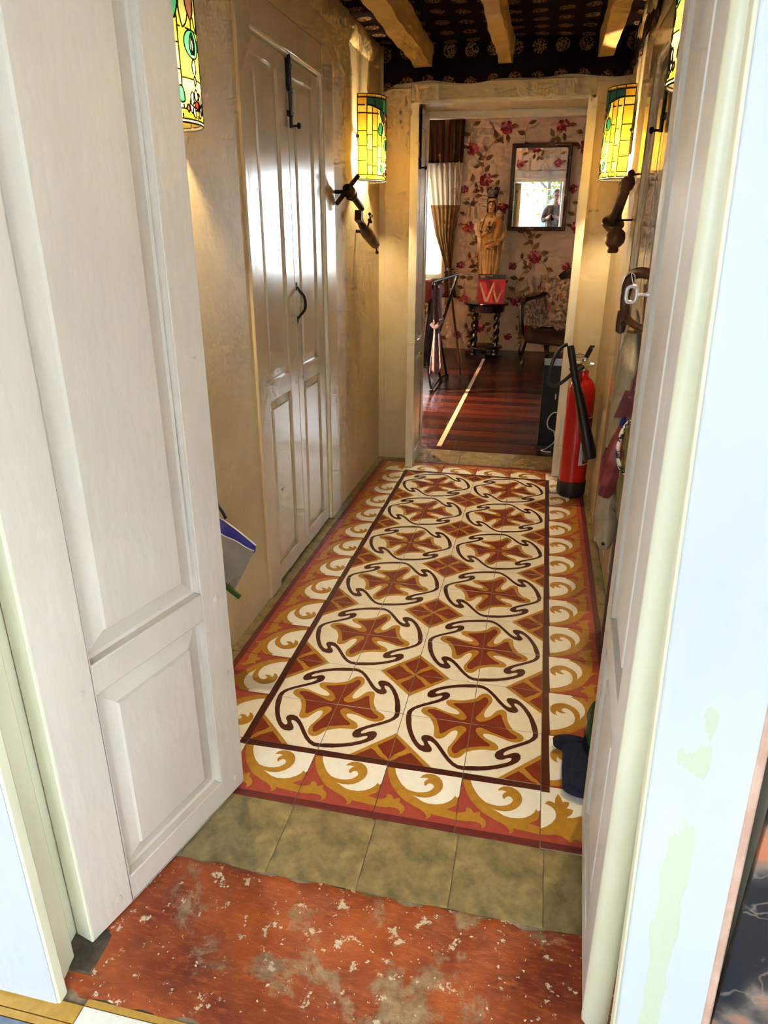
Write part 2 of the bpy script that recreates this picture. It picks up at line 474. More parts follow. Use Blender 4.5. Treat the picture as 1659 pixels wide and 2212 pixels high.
M['curtain_brown'] = mat('brown_voile', sr(96, 62, 34), sr(78, 48, 26), rough=0.8, scale=20, stretch=(4, 4, 0.3), transl=(0.35, sr(110, 66, 30)))
M['curtain_dark'] = mat('dark_curtain_trim', sr(40, 22, 18), rough=0.8)
M['curtain_cream'] = mat('cream_voile', sr(222, 202, 172), sr(208, 184, 150), rough=0.8, scale=20, stretch=(4, 4, 0.3), transl=(0.5, sr(235, 215, 180)))
M['curtain_tan'] = mat('tan_voile', sr(168, 122, 70), sr(150, 104, 56), rough=0.8, scale=20, stretch=(4, 4, 0.3), transl=(0.4, sr(180, 130, 70)))
M['lamp_linen'] = mat('lamp_linen', sr(240, 226, 200), rough=0.9, transl=(0.7, (0.95, 0.88, 0.75, 1)))
M['net'] = mat('white_net', sr(244, 244, 240), rough=0.9, transl=(0.75, (0.95, 0.96, 0.97, 1)))
M['win_paint'] = mat('pale_yellow_window_paint', sr(236, 226, 178), rough=0.35)
M['blind_box'] = mat('brown_blind_box', sr(110, 84, 56), rough=0.6)
M['pink_mat'] = mat('dusty_pink_foam', sr(168, 66, 62), sr(150, 54, 54), rough=0.8, scale=60)
M['towel'] = mat('grey_lilac_cloth', sr(134, 126, 146), sr(108, 100, 122), rough=0.9, scale=30, bump=0.4, bscale=90)
M['canvas_brown'] = mat('dark_brown_canvas', sr(52, 36, 32), sr(40, 27, 24), rough=0.8, scale=20)
M['orange_cloth'] = mat('orange_cloth', sr(190, 84, 36), rough=0.8)
M['white_cloth'] = mat('white_cloth', sr(220, 214, 206), rough=0.8)
M['leaf_plant'] = mat('yellow_green_leaf', sr(150, 178, 40), rough=0.5)
M['pot'] = mat('terracotta_pot', sr(150, 90, 60), rough=0.7)
M['upholstery'] = mat('dark_brown_upholstery', sr(54, 28, 20), sr(40, 20, 15), rough=0.8, scale=20)
M['gold_piping'] = mat('ochre_upholstery', sr(140, 92, 40), rough=0.7)
M['throw'] = mat('floral_throw', sr(206, 178, 146), sr(104, 98, 92), rough=0.85, scale=26, detail=5, fac=(0.44, 0.56), spots=(sr(170, 92, 84), 18.0, 0.57, 0.62))
M['black_box'] = mat('black_cabinet_paint', sr(8, 8, 12), rough=0.5, spec=0.25)
M['cable'] = mat('white_cable', sr(214, 208, 196), rough=0.5)
# entrance room
M['ante_wall'] = mat('white_lime_wall', sr(232, 230, 224), sr(224, 221, 214), rough=0.7, scale=3, bump=0.3, bscale=20)
def marble_mat():
    m = bpy.data.materials.new('black_orange_marble_paper'); m.use_nodes = True
    N = m.node_tree.nodes; L = m.node_tree.links; b = N['Principled BSDF']; b.inputs['Roughness'].default_value = 0.3
    tc = N.new('ShaderNodeTexCoord')
    nz = N.new('ShaderNodeTexNoise'); nz.inputs['Scale'].default_value = 4.2; nz.inputs['Detail'].default_value = 7; nz.inputs['Distortion'].default_value = 1.2
    L.new(tc.outputs['Object'], nz.inputs['Vector'])
    rp = N.new('ShaderNodeValToRGB'); e = rp.color_ramp.elements
    e[0].position = 0.46; e[0].color = sr(20, 22, 28); e[1].position = 0.62; e[1].color = sr(176, 108, 78)
    q = e.new(0.53); q.color = sr(52, 46, 44)
    q = e.new(0.57); q.color = sr(116, 100, 90)
    L.new(nz.outputs['Fac'], rp.inputs['Fac'])
    vo = N.new('ShaderNodeTexVoronoi'); vo.feature = 'DISTANCE_TO_EDGE'; vo.inputs['Scale'].default_value = 9
    n2 = N.new('ShaderNodeTexNoise'); n2.inputs['Scale'].default_value = 8; n2.inputs['Detail'].default_value = 4
    L.new(tc.outputs['Object'], n2.inputs['Vector'])
    va = N.new('ShaderNodeVectorMath'); va.operation = 'MULTIPLY_ADD'
    L.new(n2.outputs['Color'], va.inputs[0]); va.inputs[1].default_value = (0.3, 0.3, 0.3); L.new(tc.outputs['Object'], va.inputs[2])
    L.new(va.outputs[0], vo.inputs['Vector'])
    r2 = N.new('ShaderNodeValToRGB'); r2.color_ramp.elements[0].position = 0.0; r2.color_ramp.elements[1].position = 0.035
    r2.color_ramp.elements[0].color = (1, 1, 1, 1); r2.color_ramp.elements[1].color = (0, 0, 0, 1)
    L.new(vo.outputs['Distance'], r2.inputs['Fac'])
    mx = N.new('ShaderNodeMix'); mx.data_type = 'RGBA'
    ml = N.new('ShaderNodeMath'); ml.operation = 'MULTIPLY'; ml.inputs[1].default_value = 0.45
    L.new(r2.outputs['Color'], ml.inputs[0]); L.new(ml.outputs[0], mx.inputs[0])
    L.new(rp.outputs['Color'], mx.inputs[6]); mx.inputs[7].default_value = sr(150, 136, 116)
    L.new(mx.outputs[2], b.inputs['Base Color'])
    return m
M['marble'] = marble_mat()
def pane_mat():
    m = bpy.data.materials.new('clear_window_pane'); m.use_nodes = True
    N = m.node_tree.nodes; L = m.node_tree.links
    for n in list(N):
        if n.type != 'OUTPUT_MATERIAL': N.remove(n)
    t = N.new('ShaderNodeBsdfTransparent'); t.inputs[0].default_value = (0.95, 0.97, 0.96, 1)
    g = N.new('ShaderNodeBsdfGlossy'); g.inputs['Roughness'].default_value = 0.02
    f = N.new('ShaderNodeFresnel'); f.inputs[0].default_value = 1.45
    mx = N.new('ShaderNodeMixShader')
    L.new(f.outputs[0], mx.inputs[0]); L.new(t.outputs[0], mx.inputs[1]); L.new(g.outputs[0], mx.inputs[2])
    L.new(mx.outputs[0], N['Material Output'].inputs['Surface'])
    return m
M['pane'] = pane_mat()
def glass_mat(name, c, tr=0.85):
    m = bpy.data.materials.new(name); m.use_nodes = True
    N = m.node_tree.nodes; L = m.node_tree.links; b = N['Principled BSDF']
    tc = N.new('ShaderNodeTexCoord')
    nz = N.new('ShaderNodeTexNoise'); nz.inputs['Scale'].default_value = 14; nz.inputs['Detail'].default_value = 3
    L.new(tc.outputs['Object'], nz.inputs['Vector'])
    rp = N.new('ShaderNodeValToRGB'); rp.color_ramp.elements[0].position = 0.3; rp.color_ramp.elements[1].position = 0.7
    rp.color_ramp.elements[0].color = tuple(x*0.72 for x in c[:3])+(1,); rp.color_ramp.elements[1].color = c
    L.new(nz.outputs['Fac'], rp.inputs['Fac'])
    L.new(rp.outputs['Color'], b.inputs['Base Color']); b.inputs['Roughness'].default_value = 0.15
    t = N.new('ShaderNodeBsdfTranslucent'); L.new(rp.outputs['Color'], t.inputs['Color'])
    mx = N.new('ShaderNodeMixShader'); mx.inputs[0].default_value = tr
    L.new(b.outputs[0], mx.inputs[1]); L.new(t.outputs[0], mx.inputs[2]); L.new(mx.outputs[0], N['Material Output'].inputs['Surface'])
    return m
M['g_amber'] = glass_mat('amber_glass', (0.176, 0.116, 0.006, 1))
M['g_honey'] = glass_mat('honey_glass', (0.176, 0.134, 0.021, 1))
M['g_orange'] = glass_mat('orange_glass', (0.176, 0.088, 0.006, 1))
M['g_teal'] = glass_mat('dark_teal_glass', (0.004, 0.013, 0.010, 1))
M['g_green'] = glass_mat('green_glass', (0.006, 0.046, 0.021, 1))
M['g_sage'] = glass_mat('sage_glass', (0.059, 0.063, 0.021, 1))
M['g_plum'] = glass_mat('plum_glass', (0.034, 0.013, 0.010, 1))
M['g_white'] = glass_mat('milky_glass', (0.199, 0.185, 0.130, 1))
M['g_red'] = glass_mat('ruby_glass', (0.063, 0.002, 0.002, 1))
# people, outside
M['skin'] = mat('skin', sr(226, 172, 150), sr(216, 158, 136), rough=0.5, scale=10)
M['hair'] = mat('sandy_grey_hair', sr(190, 160, 128), sr(160, 130, 100), rough=0.7, scale=30, stretch=(1, 1, 0.3))
M['jacket'] = mat('brown_jacket', sr(126, 98, 84), sr(106, 80, 68), rough=0.8, scale=12)
M['shirt'] = mat('grey_knit_shirt', sr(182, 184, 188), sr(140, 142, 146), rough=0.85, scale=30)
M['trousers'] = mat('dark_trousers', sr(58, 46, 44), rough=0.8)
M['shoe'] = mat('dark_shoe_leather', sr(38, 28, 24), rough=0.4)
M['foliage'] = mat('leaf_green', sr(84, 88, 12), sr(52, 66, 16), rough=0.6, scale=3, transl=(0.3, sr(84, 88, 12)))
M['foliage2'] = mat('leaf_dark_green', sr(34, 56, 22), sr(52, 70, 24), rough=0.6, scale=3)
M['bark'] = mat('tree_bark', sr(46, 38, 32), sr(34, 28, 24), rough=0.9, scale=12)
M['shutter_blue'] = mat('blue_shutter_paint', sr(52, 66, 118), rough=0.5)
M['facade'] = mat('white_facade', sr(222, 218, 208), rough=0.8)
M['ground'] = mat('outdoor_ground', sr(120, 116, 104), sr(96, 94, 82), rough=0.9, scale=2)
#==PART2==
# ================================================================== STRUCTURE
XL, XR = -0.235, 1.03          # hall walls
YF = 2.65                      # far hall wall
YE = -0.75                     # outer face of the front wall
BX0, BX1, BY0, BY1, BZ = -1.95, 2.65, 2.95, 7.15, 2.56   # back room
AX0, AX1, AY0, AZ = -1.65, 2.75, -3.8, 2.62              # entrance room

def wall(name, boxes, m, label=None):
    mb = MB()
    for b in boxes: mb.box(b[0], b[1], -0.1 if b[2] == 0 else b[2], *b[3:])
    return struct(mb.build(name, m, sharp=None), label)

# hall side walls, with the openings for the panelled doors
wall('wall_left', [(XL-0.2, -0.55, 0, XL, 0.80, 2.35), (XL-0.2, 1.70, 0, XL, 2.75, 2.35), (XL-0.2, 0.80, 1.93, XL, 1.70, 2.35),
                   (XL-0.2, 0.80, 0, XL-0.06, 1.70, 1.93)], M['plaster'])
wall('wall_right', [(XR, -0.55, 0, XR+0.2, 0.80, 2.35), (XR, 1.70, 0, XR+0.2, 2.75, 2.35), (XR, 0.80, 1.93, XR+0.2, 1.70, 2.35),
                    (XR+0.06, 0.80, 0, XR+0.2, 1.70, 1.93)], M['plaster'])
# far wall of the hall: around the doorway
wall('wall_far', [(BX0, YF, 0, -0.062, BY0-0.001, BZ), (0.872, YF, 0, BX1, BY0-0.001, BZ), (-0.062, YF, 1.955, 0.872, BY0-0.001, BZ)], M['plaster'])
# entrance wall (front door opening) seen from the entrance room
wall('wall_front', [(AX0, YE+0.012, 0, -0.20, -0.55, AZ), (1.012, YE+0.012, 0, AX1, -0.55, AZ), (-0.20, YE+0.012, 2.06, 1.012, -0.55, AZ)], M['ante_wall'])
mb = MB(); mb.box(1.006, YE+0.001, 0, AX1, YE+0.012, AZ)
struct(mb.build('wall_marbled', M['marble'], sharp=None))
wall('wall_entrance_back', [(AX0, AY0-0.15, 0, AX1, AY0, 0.55), (AX0, AY0-0.15, 2.3, AX1, AY0, AZ), (AX0, AY0-0.15, 0.55, -0.45, AY0, 2.3), (2.45, AY0-0.15, 0.55, AX1, AY0, 2.3)], M['ante_wall'])
wall('wall_entrance_left', [(AX0-0.15, AY0-0.15, 0, AX0, YE+0.2, 0.55), (AX0-0.15, AY0-0.15, 2.3, AX0, YE+0.2, AZ), (AX0-0.15, AY0-0.15, 0.55, AX0, -3.4, 2.3), (AX0-0.15, -2.0, 0.55, AX0, YE+0.2, 2.3)], M['ante_wall'])
wall('wall_entrance_right', [(AX1, AY0-0.15, 0, AX1+0.15, YE+0.2, 0.55), (AX1, AY0-0.15, 2.3, AX1+0.15, YE+0.2, AZ), (AX1, AY0-0.15, 0.55, AX1+0.15, -3.4, 2.3), (AX1, -2.14, 0.55, AX1+0.15, YE+0.2, 2.3)], M['ante_wall'])
mb = MB(); mb.box(AX0-0.15, AY0-0.15, AZ, AX1+0.15, -0.55, AZ+0.1)
struct(mb.build('ceiling_entrance', M['ante_wall'], sharp=None))
mb = MB(); mb.box(AX0-0.15, AY0-0.15, -0.12, AX1+0.15, -0.60, -0.012)
fl_e = struct(mb.build('floor_entrance', M['mortar'], sharp=None))

# ---- hall floor: mortar bed and cement tiles
mb = MB(); mb.box(XL-0.06, -0.75, -0.1, XR+0.06, 2.90, -0.0025)
floor = struct(mb.build('floor', M['mortar'], sharp=None))
TS, TG = 0.2, 0.0011
CROSS_OUT=[(0.0,0.0),(0.0,0.592),(0.052,0.691),(0.094,0.739),(0.143,0.76),(0.207,0.742),(0.247,0.679),(0.26,0.619),(0.254,0.549),(0.21,0.445),(0.175,0.336),(0.161,0.259),(0.165,0.21),(0.184,0.185),(0.217,0.191),(0.263,0.235),(0.306,0.313),(0.343,0.379),(0.398,0.415),(0.45,0.416),(0.485,0.379),(0.494,0.326),(0.5,0.236),(0.518,0.159),(0.551,0.077),(0.597,0.0)]
CROSS_IN=[(0.0,0.0),(0.0,0.514),(0.08,0.582),(0.122,0.649),(0.16,0.669),(0.192,0.641),(0.206,0.573),(0.185,0.483),(0.142,0.38),(0.113,0.29),(0.082,0.231),(0.051,0.171),(0.049,0.122),(0.077,0.084),(0.13,0.069),(0.194,0.098),(0.262,0.156),(0.31,0.211),(0.358,0.274),(0.391,0.3),(0.417,0.289),(0.44,0.192),(0.467,0.1),(0.495,0.03),(0.514,0.0)]
RING=[(0.0,0.957),(0.079,0.952),(0.159,0.909),(0.236,0.834),(0.305,0.744),(0.369,0.651),(0.429,0.566),(0.475,0.52),(0.512,0.497),(0.545,0.493),(0.557,0.509),(0.538,0.547),(0.497,0.599),(0.47,0.651),(0.473,0.696),(0.51,0.725),(0.574,0.729),(0.646,0.7),(0.715,0.626),(0.774,0.544),(0.833,0.436),(0.891,0.298),(0.928,0.176),(0.945,0.091),(0.955,0.0),(0.883,0.0),(0.862,0.083),(0.844,0.191),(0.815,0.3),(0.778,0.392),(0.724,0.499),(0.678,0.567),(0.639,0.602),(0.601,0.612),(0.587,0.591),(0.605,0.543),(0.639,0.499),(0.655,0.459),(0.651,0.416),(0.616,0.384),(0.565,0.379),(0.506,0.397),(0.433,0.467),(0.365,0.554),(0.292,0.663),(0.221,0.762),(0.15,0.842),(0.08,0.881),(0.0,0.885)]
DIA_OUT=[(0.43,1.0),(1.0,0.45),(1.0,1.0)]
DIA_A=[(0.522,1.0),(0.985,1.0),(0.921,0.943),(0.886,0.894),(0.832,0.859),(0.786,0.816),(0.742,0.786)]
DIA_B=[(0.817,0.709),(0.855,0.77),(0.911,0.821),(0.957,0.869),(1.0,0.97),(1.0,0.525)]
SCROLL=[(0.004,0.887),(0.039,0.764),(0.089,0.638),(0.158,0.531),(0.248,0.43),(0.328,0.365),(0.428,0.315),(0.509,0.276),(0.573,0.248),(0.615,0.215),(0.643,0.175),(0.646,0.148),(0.633,0.127),(0.668,0.137),(0.694,0.173),(0.694,0.219),(0.739,0.21),(0.813,0.204),(0.885,0.2),(1.0,0.19),(1.0,0.309),(0.942,0.316),(0.867,0.329),(0.92,0.372),(0.967,0.406),(0.986,0.453),(0.987,0.515),(0.992,0.555),(1.0,0.91)]
WHITE=[(0.107,0.891),(0.133,0.805),(0.183,0.711),(0.248,0.622),(0.322,0.557),(0.387,0.536),(0.465,0.528),(0.538,0.542),(0.594,0.566),(0.634,0.6),(0.661,0.646),(0.66,0.681),(0.632,0.716),(0.593,0.716),(0.567,0.686),(0.557,0.657),(0.534,0.679),(0.527,0.724),(0.547,0.764),(0.577,0.792),(0.525,0.804),(0.462,0.787),(0.488,0.84),(0.529,0.873),(0.589,0.889),(0.652,0.882),(0.712,0.847),(0.754,0.794),(0.775,0.727),(0.774,0.656),(0.749,0.59),(0.699,0.525),(0.638,0.48),(0.575,0.458),(0.5,0.455),(0.42,0.461),(0.464,0.444),(0.506,0.419),(0.564,0.388),(0.641,0.372),(0.735,0.381),(0.819,0.411),(0.886,0.464),(0.93,0.522),(0.949,0.577),(0.977,0.547),(1.0,0.573),(1.0,0.91)]
TAIL=[(0.0,0.309),(0.05,0.323),(0.094,0.347),(0.105,0.384),(0.089,0.405),(0.112,0.42),(0.152,0.414),(0.181,0.381),(0.194,0.34),(0.223,0.366),(0.275,0.387),(0.279,0.311),(0.32,0.291),(0.354,0.251),(0.364,0.201),(0.35,0.156),(0.312,0.125),(0.315,0.167),(0.286,0.203),(0.238,0.216),(0.172,0.211),(0.109,0.192),(0.0,0.19)]
PLANT=[(0.0,0.288),(0.062,0.327),(0.125,0.393),(0.171,0.473),(0.184,0.538),(0.17,0.607),(0.137,0.655),(0.089,0.681),(0.052,0.696),(0.055,0.721),(0.088,0.752),(0.129,0.747),(0.17,0.723),(0.173,0.813),(0.21,0.899),(0.251,0.831),(0.261,0.771),(0.298,0.786),(0.348,0.786),(0.341,0.728),(0.31,0.675),(0.357,0.676),(0.389,0.661),(0.368,0.593),(0.308,0.521),(0.373,0.531),(0.453,0.571),(0.55,0.62),(0.64,0.72),(0.69,0.86),(0.71,1.0),(0.81,1.0),(0.8,0.8),(0.78,0.6),(0.8,0.4),(0.76,0.3),(0.66,0.26),(0.6,0.19),(0.52,0.23),(0.47,0.19),(0.429,0.208),(0.382,0.202),(0.369,0.162),(0.337,0.151),(0.304,0.18),(0.254,0.214),(0.19,0.229),(0.146,0.223),(0.083,0.201),(0.0,0.195)]
LAY = 0.00014
def tile_mesh(name, base, layers, mats, off):
    """a 20 cm cement tile: body with the inlaid colours on its top; local origin at (off) inside the unit square"""
    mb = MB(); s = TS-2*TG
    mb.box(-off[0]*s, -off[1]*s, -0.012, (1-off[0])*s, (1-off[1])*s, 0, base)
    for k, (pts, mi) in enumerate(layers):
        mb.poly([((x-off[0])*s, (y-off[1])*s, LAY*(k+1)) for x, y in pts], mi)
    return mb.mesh(name, mats, sharp=None)
TM = [M['t_cream'], M['t_mustard'], M['t_terra'], M['t_dark'], M['t_white'], M['t_salmon'], M['t_burg']]
HALF = (0.5, 0.5)
field_me = tile_mesh('field_tile', 0, [(CROSS_OUT, 1), (CROSS_IN, 2), (DIA_OUT, 1), (DIA_A, 2), (DIA_B, 2), (RING, 3)], TM, HALF)
border_me = tile_mesh('border_tile', 5, [([(0,0),(1,0),(1,0.098),(0,0.094)], 6), (SCROLL, 1), (TAIL, 1), (WHITE, 4), ([(0,0.893),(1,0.905),(1,1),(0,1)], 3)], TM, HALF)
corner_me = tile_mesh('corner_tile', 4, [([(0,0),(1,0),(1,1),(.76,1),(.76,.24),(0,.24)], 5), ([(0,0),(1,0),(1,1),(.9,1),(.9,.1),(0,.1)], 6), (PLANT, 1), ([(0,.895),(.105,.895),(.105,1),(0,1)], 3)], TM, HALF)
def tile(me, cx, cy, rz, z=0.0):
    o = link('tile', me, floor)
    o.location = (cx, cy, z + random.uniform(-0.0004, 0.0003)); o.rotation_euler = (0, 0, rz)
    return o
for i in range(4):
    for j in range(12):
        cx, cy = (i+0.5)*TS, (j+0.5)*TS
        mx, my = (0.2 if i < 2 else 0.6), (j//2)*0.4+0.2
        rz = {(1, 1): 0, (-1, 1): PI/2, (-1, -1): PI, (1, -1): -PI/2}[(1 if cx > mx else -1, 1 if cy > my else -1)]
        tile(field_me, cx, cy, rz)
for i in range(4):
    tile(border_me, (i+0.5)*TS, -0.1, 0); tile(border_me, (i+0.5)*TS, 2.5, PI)
for j in range(12):
    tile(border_me, 0.9, (j+0.5)*TS, PI/2); tile(border_me, -0.1, (j+0.5)*TS, -PI/2)
tile(corner_me, 0.9, -0.1, 0); tile(corner_me, 0.9, 2.5, PI/2); tile(corner_me, -0.1, 2.5, PI); tile(corner_me, -0.1, -0.1, -PI/2)
def plain(x0, y0, x1, y1, m='olive', parent=None, z=0.0, h=0.011):
    mb = MB(); w, d = (x1-x0)/2-TG, (y1-y0)/2-TG
    mb.box(-w, -d, -h, w, d, 0)
    o = mb.build('tile', M[m], parent or floor, ((x0+x1)/2, (y0+y1)/2, z+random.uniform(-0.0004, 0.0003)), sharp=None)
    return o
xs = [-0.2, 0.0, 0.205, 0.412, 0.612, 0.808, 1.0]
for a, b in zip(xs, xs[1:]): plain(a, -0.402, b, -0.2)
for j in range(-1, 13):
    plain(1.0, j*TS, XR+0.05, j*TS+TS); plain(XL-0.03, j*TS, -0.2, j*TS+TS)
plain(XL-0.03, -0.402, -0.2, -0.2); plain(1.0, -0.402, XR+0.05, -0.2)
for a, b in zip([-0.21, 0.07, 0.27, 0.47, 0.67, 1.0], [0.07, 0.27, 0.47, 0.67, 1.0]): plain(a, 2.6, b, 2.885, z=-0.001)
# worn red threshold slab and the iron pivot plate beside it
n = 60
mb = MB()
def slab(u, v):
    x = lerp(-0.10, 0.96, u); y = lerp(-0.728, -0.403, v)
    h = 0.0022*math.sin(x*23+y*17)+0.0016*math.sin(x*51-y*37)
    e = 0.003 if (v <= 0 or v >= 1) else 0
    return (x, y+e*math.sin(x*80), 0.0025+h-(0.004 if (v <= 0 or v >= 1) else 0))
mb.grid(slab, n, 24)
mb.box(-0.10, -0.726, -0.05, 0.96, -0.405, -0.006)
tag(mb.build('threshold_slab', M['red_slab'], floor), 'worn red painted concrete threshold')
mb = MB(); mb.box(-0.115, -0.69, -0.01, -0.035, -0.600, 0.006)
tag(mb.build('pivot_plate', M['pivot'], floor, bevel=0.003), 'dark iron door pivot plate')
# entrance room floor tiles next to the threshold
def strip(x0, y0, x1, y1, m): 
    o = plain(x0, y0, x1, y1, m, fl_e, 0.0); return o
for k in range(-8, 13):
    x0 = 0.0+0.243*k-0.013
    if x0 < -1.7 or x0 > 2.7: continue
    strip(x0, -0.742, x0+0.243, -0.728, 't_yellow') if -0.06 < x0+0.12 < 0.95 else None
    strip(x0, -0.775, x0+0.243, -0.742, 't_white') if -0.06 < x0+0.12 < 0.95 else strip(x0, -0.775, x0+0.243, -0.742, 't_yellow')
    strip(x0, -0.79, x0+0.243, -0.775, 't_yellow')
for k in range(-7, 12):
    for j in range(13):
        x0 = -0.013+0.243*k; y0 = -0.79-0.243*(j+1)
        strip(x0, y0, x0+0.243, y0+0.243, 't_blue' if (k+j) % 3 else 't_red_speck')

# ---- hall ceiling: dark printed cloth over painted beams
def uvmesh(fn, uvf, nu, nv, name, m, thick=0.004):
    mb = MB(); mb.grid(fn, nu, nv)
    me = mb.mesh(name, m, sharp=None)
    uv = me.uv_layers.new(name='UVMap')
    vals = [uvf(i/nu, j/nv) for j in range(nv+1) for i in range(nu+1)]
    for lp in me.loops: uv.data[lp.index].uv = vals[lp.vertex_index]
    me.polygons.foreach_set('use_smooth', [True]*len(me.polygons))
    o = link(name, me)
    if thick:
        sm = o.modifiers.new('cloth', 'SOLIDIFY'); sm.thickness = thick; sm.offset = 0
    return o
def ceil_pt(u, v):
    x = lerp(XL-0.05, XR+0.05, u); y = lerp(-0.56, YF+0.02, v)
    return (x, y, 2.20+0.012*math.sin(x*7+1)*math.sin(y*4))
ceiling = struct(uvmesh(ceil_pt, lambda u, v: (lerp(XL-0.05, XR+0.05, u)+0.02, lerp(-0.56, YF+0.02, v)+0.045), 30, 50, 'ceiling', M['ceiling_cloth']))
mb = MB(); mb.box(XL-0.2, -0.56, 2.30, XR+0.2, YF, 2.36)
mb.build('ceiling_boards', M['dirt'], ceiling, sharp=None)
# cloth hanging down over the far wall and along the right edge
def val_pt(u, v):
    x = lerp(XL+0.03, XR+0.005, u)
    low = 2.026 + 0.010*u + 0.006*math.sin(x*9+2.2) + 0.005*math.sin(x*17+1) - 0.030*max(0, 1-u/0.05)
    z = lerp(2.215, low, v)
    y = YF-0.024-0.007*math.sin(x*19)*v-0.004*math.sin(x*37)
    return (x, y, z)
o = uvmesh(val_pt, lambda u, v: (lerp(XL+0.03, XR, u)+0.03, 0.02+0.2*v), 90, 8, 'ceiling_cloth_hem', M['ceiling_cloth']); o.parent = ceiling
def valr_pt(u, v):
    y = lerp(0.6, YF-0.01, u)
    low = 2.06-0.03*math.sin(y*3+1)+0.008*math.sin(y*17)
    return (XR-0.012-0.01*math.sin(y*13)*v, y, lerp(2.20, low, v))
o = uvmesh(valr_pt, lambda u, v: (0.3+0.2*v, lerp(0.6, YF, u)), 60, 6, 'ceiling_cloth_hem', M['ceiling_cloth']); o.parent = ceiling
for x0, x1, yend in ((-0.042, 0.048, 2.655), (0.385, 0.452, 2.62), (0.86, 0.928, 2.56)):
    mb = MB()
    def beam(u, v, x0=x0, x1=x1, yend=yend):
        y = lerp(-0.56, yend, v)
        c = [(x0, 2.098), (x1, 2.098), (x1+0.004, 2.198), (x0-0.004, 2.198)]
        k = int(round(u*4)) % 4
        w = 0.0025*math.sin(y*9+k*2+x0*30)+0.0015*math.sin(y*31+k)
        return (c[k][0]+w, y, c[k][1]+w)
    mb.grid(beam, 4, 70, closeu=True)
    mb.poly([(x0, yend, 2.098), (x1, yend, 2.098), (x1+0.004, yend, 2.198), (x0-0.004, yend, 2.198)])
    mb.build('beam', M['beam_paint'], ceiling, sharp=50)
# rough plaster ledge under the ceiling on both sides
for side in (-1, 1):
    mb = MB()
    def led(u, v, side=side):
        y = lerp(-0.5, YF-0.03, v)
        pr = [(0, 2.095), (0.008, 2.105), (0.014, 2.13), (0.018, 2.16), (0.014, 2.20), (0, 2.21)]
        q = pr[min(5, int(round(u*5)))]
        w = 0.004*math.sin(y*13+u*5)*math.sin(y*29+side)+0.0025*math.sin(y*61+u*9)
        x = q[0]*(1+0.25*math.sin(y*7))+w
        return ((XL+x) if side < 0 else (XR-x), y, q[1]+w*0.8)
    mb.grid(led, 5, 130)
    struct(mb.build('trim_%d' % (8 if side < 0 else 9), M['plaster_rough'], sharp=60))

# ---- front door frame
# left jamb with its rebates
mb = MB()
mb.prism([(-0.30, -0.75), (-0.056, -0.75), (-0.056, -0.727), (-0.074, -0.727), (-0.085, -0.665), (-0.106, -0.665), (-0.118, -0.57), (-0.30, -0.57)], (0, 0, 0), (1, 0, 0), (0, 1, 0), (0, 0, 2.05))
struct(mb.build('trim_1', M['jamb_cream'], bevel=0.003))
mb = MB(); mb.box(-0.30, -0.7535, 0.004, -0.060, -0.7495, 2.05)
struct(mb.build('trim_2', M['jamb_white'], bevel=0.002))
# right jamb leans a little
def lean(o, k, z0=0.0):
    for v in o.data.vertices: v.co.x += -k*(v.co.z-z0)
    return o
mb = MB()
mb.prism([(0.893, -0.75), (0.998, -0.75), (1.02, -0.735), (1.02, -0.57), (0.955, -0.57), (0.950, -0.66), (0.925, -0.662), (0.920, -0.725), (0.893, -0.727)], (0, 0, 0), (1, 0, 0), (0, 1, 0), (0, 0, 2.05))
o = struct(mb.build('trim_3', M['jamb_cream'], bevel=0.004)); lean(o, 0.036)
mb = MB(); mb.box(0.8955, -0.756, 0.0, 1.006, -0.7495, 2.05)
o = struct(mb.build('trim_4', M['jamb_peeled'], bevel=0.003)); lean(o, 0.036)
mb = MB(); mb.prism([(1.002, -0.758), (1.012, -0.758), (1.018, -0.738), (1.018, -0.73), (1.002, -0.73)], (0, 0, 0), (1, 0, 0), (0, 1, 0), (0, 0, 2.05))
o = struct(mb.build('trim_5', M['pink_undercoat'], bevel=0.002)); lean(o, 0.036)
mb = MB(); mb.box(-0.30, -0.752, 1.972, 1.02, -0.57, 2.07)
struct(mb.build('trim_6', M['jamb_white'], bevel=0.004))

# ---- panelled door leaves
def leaf(name, w, h, t, stile, rails, panels, m, loc, rz, bw=0.05, tilt=0.0, parent=None, gap=0.008, field=0.004, deep=0.024, rev=False):
    """front face at local y=0 (facing -y), hinge at x=0; rails = [(z0,z1)], panels = [(x0,x1,z0,z1)]"""
    mb = MB()
    mb.box(0, 0, gap, stile[0], t, h); mb.box(w-stile[1], 0, gap, w, t, h)
    for z0, z1 in rails: mb.box(stile[0], 0, z0, w-stile[1], t, z1)
    root = mb.build(name, m, parent, loc, (0, tilt, rz), bevel=0.0025)
    struct(root)
    for x0, x1, z0, z1 in panels:
        mb = MB()
        for s, y_out, y_in, y_f in ((0, deep, field+0.006, field), (1, t-deep, t-field-0.006, t-field)):
            O = [(x0, y_out, z0), (x1, y_out, z0), (x1, y_out, z1), (x0, y_out, z1)]
            I = [(x0+bw, y_in, z0+bw), (x1-bw, y_in, z0+bw), (x1-bw, y_in, z1-bw), (x0+bw, y_in, z1-bw)]
            e = 0.003
            F = [(x0+bw+e, y_f, z0+bw+e), (x1-bw-e, y_f, z0+bw+e), (x1-bw-e, y_f, z1-bw-e), (x0+bw+e, y_f, z1-bw-e)]
            vs = O+I+F
            fs = [(i, (i+1) % 4, 4+(i+1) % 4, 4+i) for i in range(4)]+[(4+i, 4+(i+1) % 4, 8+(i+1) % 4, 8+i) for i in range(4)]+[(8, 9, 10, 11)]
            if s: fs = [tuple(reversed(f)) for f in fs]
            mb.raw(vs, fs)
        mb.build('panel', m, root, sharp=12)
    return root
